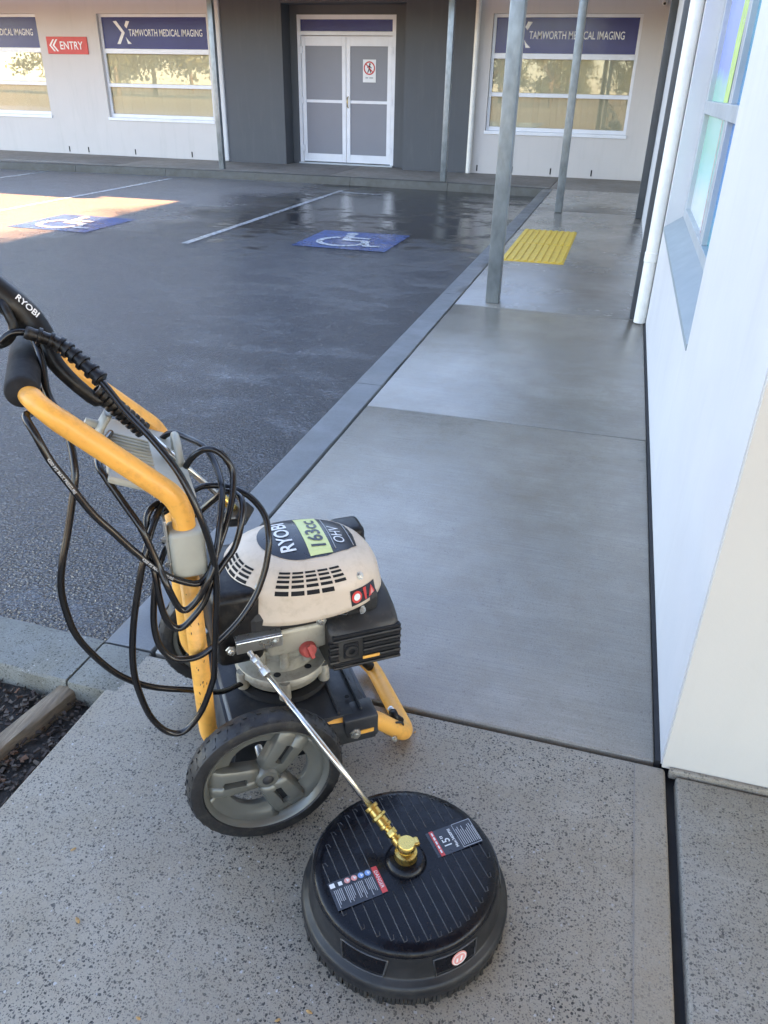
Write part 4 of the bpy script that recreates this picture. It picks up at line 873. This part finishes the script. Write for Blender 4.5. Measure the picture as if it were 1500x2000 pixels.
hs = tag(empty('pressure_hose', ORG, RZ), 'black rubber pressure hose looped in loose coils over the washer handle', 'hose')
for k, P in HOSE.items(): tube('hose_run', catmull([Lc(*p) for p in P], 8), .0066, 'hose_rubber', hs, 12)
# white print along the hose
CAMD = Matrix.Rotation(-RZ, 3, 'Z') @ Vector((.718, -1.303, .65)); CAMD.normalize()
def hose_print(P, s0, txt, size):
    V, F = text_data(txt, 1., .02); x0 = min(v.x for v in V); acc = [0.]
    for i in range(1, len(P)): acc.append(acc[-1] + (P[i] - P[i - 1]).length)
    out = []
    for v in V:
        s_ = s0 + (v.x - x0) * size; i = 1
        while i < len(P) - 1 and acc[i] < s_: i += 1
        p = P[i - 1].lerp(P[i], (s_ - acc[i - 1]) / max(1e-9, acc[i] - acc[i - 1])); t = (P[i] - P[i - 1]).normalized(); n_ = (CAMD - t * CAMD.dot(t)).normalized(); b2 = n_.cross(t); a = v.y * size / .0066
        out.append(p + (n_ * math.cos(a) + b2 * math.sin(a)) * .0069)
    pyd('lettering', out, F, 'print_dim', hs)
P = catmull([Lc(*p) for p in HOSE['B']], 20)
hose_print(P, .22, '4200 PSI MAX PRESSURE', .007); hose_print(P, .47, '4200 PSI MAX PRESSURE', .007)
# scuffs scratched into the yellow paint
mat('scuff', (.10, .055, .025), .7)
random.seed(31)
lg = [o_ for o_ in pw.children if o_.name.startswith('leg')][0]
for k in range(14):
    z = random.uniform(.33, .62); a = math.atan2(CAMD.y, CAMD.x) + random.uniform(-.6, .6); c = Lc(-.104, .17, z) + Vector((math.cos(a), math.sin(a), 0)) * .0194
    L_ = random.uniform(.002, .008); tube('scuff', [c, c + Vector((random.uniform(-.0015, .0015), 0, L_))], random.uniform(.0006, .0013), 'scuff', lg, 5)
# ================================================================== SURFACE CLEANER
CC = Vector((-.215, .995, 0)); rdir = Vector((.64, -.768, 0)).normalized(); qdir = Vector((-rdir.y, rdir.x, 0))
sc = tag(empty('surface_cleaner', CC), 'round black surface cleaner head with brass swivel and steel wand on wet concrete', 'surface cleaner')
def CL(a, b_, z): return rdir * a + qdir * b_ + Vector((0, 0, z))
top_prof = [(0, .1305), (.08, .1300), (.165, .1275), (.180, .1245), (.1865, .118), (.189, .110)]
lathe('top_disc', top_prof, (0, 0, 0), (0, 0, 1), 'disc_black', sc, 72)
sk = lathe('skirt', [(.189, .1095), (.1905, .105), (.1955, .062), (.199, .057), (.2065, .053), (.2125, .046), (.2135, .036), (.2115, .022), (.205, .020), (.19, .03)], (0, 0, 0), (0, 0, 1), 'skirt_black', sc, 72)
V = []; F = []; random.seed(3)
for k in range(170):      # bristle tufts under the rim
    a = 2 * math.pi * k / 170; b0 = len(V); wd = .5 * 2 * math.pi / 170 * .85
    r0, r1 = .207, .208 + random.uniform(-.003, .004)
    for (da, rr, z) in ((-wd, r0 - .008, .026), (wd, r0 - .008, .026), (wd, r0 + .002, .026), (-wd, r0 + .002, .026), (-wd, r1 - .008, .001), (wd, r1 - .008, .001), (wd, r1 + .002, .001), (-wd, r1 + .002, .001)):
        V.append((rr * math.cos(a + da), rr * math.sin(a + da), z))
    F += [(b0 + i, b0 + (i + 1) % 4, b0 + 4 + (i + 1) % 4, b0 + 4 + i) for i in range(4)] + [(b0 + 4, b0 + 5, b0 + 6, b0 + 7)]
br = pyd('bristle_brush', V, F, 'rubber', sc)
for i in range(16):      # pressed ribs across the disc
    q = -.157 + i * .021; half = math.sqrt(max(.001, .168 ** 2 - q * q))
    for sgn in (-1, 1):
        inner = .042 if abs(q) < .06 else (.012 if sgn > 0 else .012)
        a0, a1 = inner, half
        mid_q = q
        if sgn < 0 and q > .0: a0 = max(a0, .04)
        if (sgn > 0 and -.135 < q < -.03): a0 = max(a0, .050)
        if (sgn < 0 and .03 < q < .15): a0 = max(a0, .055)
        if sgn > 0 and -.135 < q < -.03 and a1 - a0 < .02: continue
        if a1 - a0 < .02: continue
        P = [CL(sgn * (a0 + (a1 - a0) * k / 6), q, .1305 - .0032 * ((a0 + (a1 - a0) * k / 6) ** 2 + q * q) / .165 ** 2) for k in range(7)]
        P.append(P[-1] + qdir * .006 - rdir * sgn * .001); P.append(P[-1] + qdir * .002 - rdir * sgn * .008)
        tube('rib', P, .0012, 'rib_grey', sc, 6)
# labels
def lz(a, b_): return .1318 - .0030 * (a * a + b_ * b_) / .165 ** 2
def label(cx, cy, xd, yd):
    o_ = Vector((cx, cy, lz(cx, cy) + .0004)); lbk = poly('label', [(-.031, -.052), (.031, -.052), (.031, .052), (-.031, .052)], o_, xd, yd, 'label_black', sc); return lbk, o_ + Vector((0, 0, .0012))
l1, o1 = label(-.074, -.086, rdir, qdir)
poly('danger_band', [(-.030, .040), (.030, .040), (.030, .0515), (-.030, .0515)], o1, rdir, qdir, 'sign_red', l1); text('lettering', 'DANGER', .040, o1 + qdir * .0455 + Vector((0, 0, .0006)), rdir, qdir, 'print_white', l1, 0)
for i, (c_) in enumerate(('symbol_blue', 'symbol_blue', 'symbol_pink', 'symbol_pink')):
    y = .030 - i * .0145; multi_poly('pictogram', [disc(0, 0, .0062, 16)], o1 + rdir * -.022 + qdir * y, rdir, qdir, c_, l1); multi_poly('pictogram_figure', [bar(-.003, 0, .003, .001, .0025), disc(.0, .003, .0014, 8)], o1 + rdir * -.022 + qdir * y + Vector((0, 0, .0006)), rdir, qdir, 'print_white', l1)
multi_poly('pictogram', [bar(-.0255, -.0285, -.017, -.0285, .008), bar(-.0265, -.045, -.0165, -.045, .010)], o1, rdir, qdir, 'print_white', l1)
random.seed(9)
multi_poly('small_print', [bar(-.011, .034 - i * .0036, -.011 + random.uniform(.024, .040), .034 - i * .0036, .0013) for i in range(24) if i % 6 != 5], o1, rdir, qdir, 'print_dim', l1)
l2, o2_ = label(.083, .082, -rdir, -qdir)
poly('red_band', [(-.031, .036), (.031, .036), (.031, .045), (-.031, .045)], o2_, -rdir, -qdir, 'sign_red', l2); multi_poly('small_print', [bar(-.024 + k * .0105, 0, -.016 + k * .0105, 0, .0036) for k in range(5)], o2_ - qdir * .0405 + Vector((0, 0, .0006)), -rdir, -qdir, 'print_white', l2)
text('lettering', '15"', .026, o2_ + qdir * -.020, -rdir, -qdir, 'print_white', l2, .01); text('lettering', 'Max:3600PSI', .046, o2_ + qdir * -.003, -rdir, -qdir, 'print_white', l2, .02, .0065)
multi_poly('print_border', [bar(-.029, -.008, .029, -.008, .0012), bar(-.029, -.050, .029, -.050, .0012), bar(-.029, -.008, -.029, -.050, .0012), bar(.029, -.008, .029, -.050, .0012)], o2_, -rdir, -qdir, 'print_dim', l2)
multi_poly('small_print', [bar(-.025, -.0125 - i * .0044, -.025 + random.uniform(.03, .05), -.0125 - i * .0044, .0016) for i in range(9)], o2_, -rdir, -qdir, 'print_dim', l2)
# hand pockets on the skirt
def skirt_pt(a, z, off=.0012):
    r_ = .1905 + (.105 - z) / .043 * .005; return Vector(((r_ + off) * math.cos(a), (r_ + off) * math.sin(a), z))
for k in range(5):
    ac = math.atan2(-.202, -.033) + R(54) * k if k < 2 else math.atan2(-.202, -.033) + R(54) * 1 + R(72) * (k - 1)
    out = [skirt_pt(ac - .22 + .44 * i / 10, .060) for i in range(11)] + [skirt_pt(ac + .25 - .5 * i / 10, .104) for i in range(11)]
    pk = tube('pocket_rim', out, .0022, 'rib_grey', sk, 6, True)
    V = [skirt_pt(ac - .21 + .42 * i / 10, .065, .0006) for i in range(11)] + [skirt_pt(ac - .245 + .49 * i / 10, .103, .0006) for i in range(11)]
    pyd('pocket', V, [(i, i + 1, i + 12, i + 11) for i in range(10)], 'disc_black', pk)
    if k == 1:
        n_ = Vector((math.cos(ac), math.sin(ac), .12)).normalized(); t_ = Vector((-math.sin(ac), math.cos(ac), 0)); c_ = skirt_pt(ac + .02, .085, .003); s_ = poly('round_sticker', disc(0, 0, .0165, 28), c_, t_, n_.cross(t_), 'symbol_pink', sk)
        multi_poly('sticker_ring', arc(0, 0, .0125, .0145, 0, 360, 24) + [bar(-.006, -.006, -.005, .004, .004), bar(.002, -.006, .005, .006, .004)], c_ + n_ * .001, t_, n_.cross(t_), 'print_white', s_)
# swivel and wand
lathe('swivel_base', [(0, .1445), (.034, .144), (.040, .139), (.043, .1305), (.043, .128)], (0, 0, 0), (0, 0, 1), 'disc_black', sc, 32)
lathe('swivel', [(0, .186), (.0165, .186), (.0185, .183), (.0185, .172), (.013, .169), (.013, .162), (.0225, .159), (.0235, .150), (.0235, .144), (0, .144)], (0, 0, 0), (0, 0, 1), 'brass', sc, 28)
box('swivel_tab', (-.009, .009, .012, .026, .174, .185), 'brass', sc, .003, mtx=Matrix.Rotation(R(-55), 4, 'Z'))
ux, uy = .80460, .59382
def l2w(u, v, z): return Vector((ORG[0] + ux * u + uy * v, ORG[1] + uy * u - ux * v, z)) - CC
wt = l2w(.0172, .177, .402); wb_ = Vector((0, 0, .158)); wd_ = (wt - wb_).normalized()
def wp_(d): return wb_ + wd_ * d
lathe('elbow', [(0, 0), (.0115, 0), (.0115, .034), (0, .034)], wp_(.0), wd_, 'brass', sc, 20)
for d0, d1, r_, sg in ((.034, .040, .008, 16), (.040, .052, .0115, 6), (.052, .060, .008, 16), (.060, .067, .0135, 24), (.067, .082, .0118, 24), (.082, .089, .0165, 6), (.089, .104, .0118, 24), (.104, .112, .0145, 24)):
    lathe('coupling', [(0, d0), (r_ * .93, d0), (r_, d0 + .001), (r_, d1 - .001), (r_ * .93, d1), (0, d1)], wb_, wd_, 'brass', sc, sg)
L_ = (wt - wb_).length
tube('wand', [wp_(.108), wp_(L_ - .02)], .0068, 'stainless', sc, 16)
for d0, d1, r_, sg in ((L_ - .03, L_ - .012, .0105, 6), (L_ - .012, L_ + .006, .0075, 14), (L_ + .006, L_ + .02, .0095, 6), (L_ + .02, L_ + .034, .006, 14)):
    lathe('wand_fitting', [(0, d0), (r_ * .93, d0), (r_, d0 + .001), (r_, d1 - .001), (r_ * .93, d1), (0, d1)], wb_, wd_, 'zinc', sc, sg)

# ================================================================== small litter on the path
def leaf(x, y, s, a, m, lab):
    bm = bmesh.new(); P = [(0, -1), (.35, -.5), (.42, .1), (.2, .7), (0, 1), (-.25, .6), (-.4, 0), (-.3, -.6)]; c = bm.verts.new((0, 0, .18 * s)); vs = [bm.verts.new((px * s, py * s, s * (.12 + .3 * abs(px)) + random.uniform(0, .1) * s)) for px, py in P]
    for i in range(8): bm.faces.new((c, vs[i], vs[(i + 1) % 8]))
    ob = done('dry_leaf', bm, m, None, True); md = ob.modifiers.new('s', 'SOLIDIFY'); md.thickness = .0006
    ob.location = (x, y, .0006); ob.rotation_euler = (0, 0, a); tag(ob, lab, 'leaf', 'dry leaves on the concrete'); return ob
random.seed(21)
for x, y, s in ((-.84, .76, .009), (-.62, .63, .006), (-.40, .655, .012), (-.375, .70, .006), (-.47, .63, .006), (-.325, .73, .007), (-.95, .9, .007), (-.31, 1.47, .0055), (-.2, .68, .006)): leaf(x, y, s, random.uniform(0, 6), 'leaf_dry', 'small curled dry leaf scrap on the concrete near the surface cleaner')
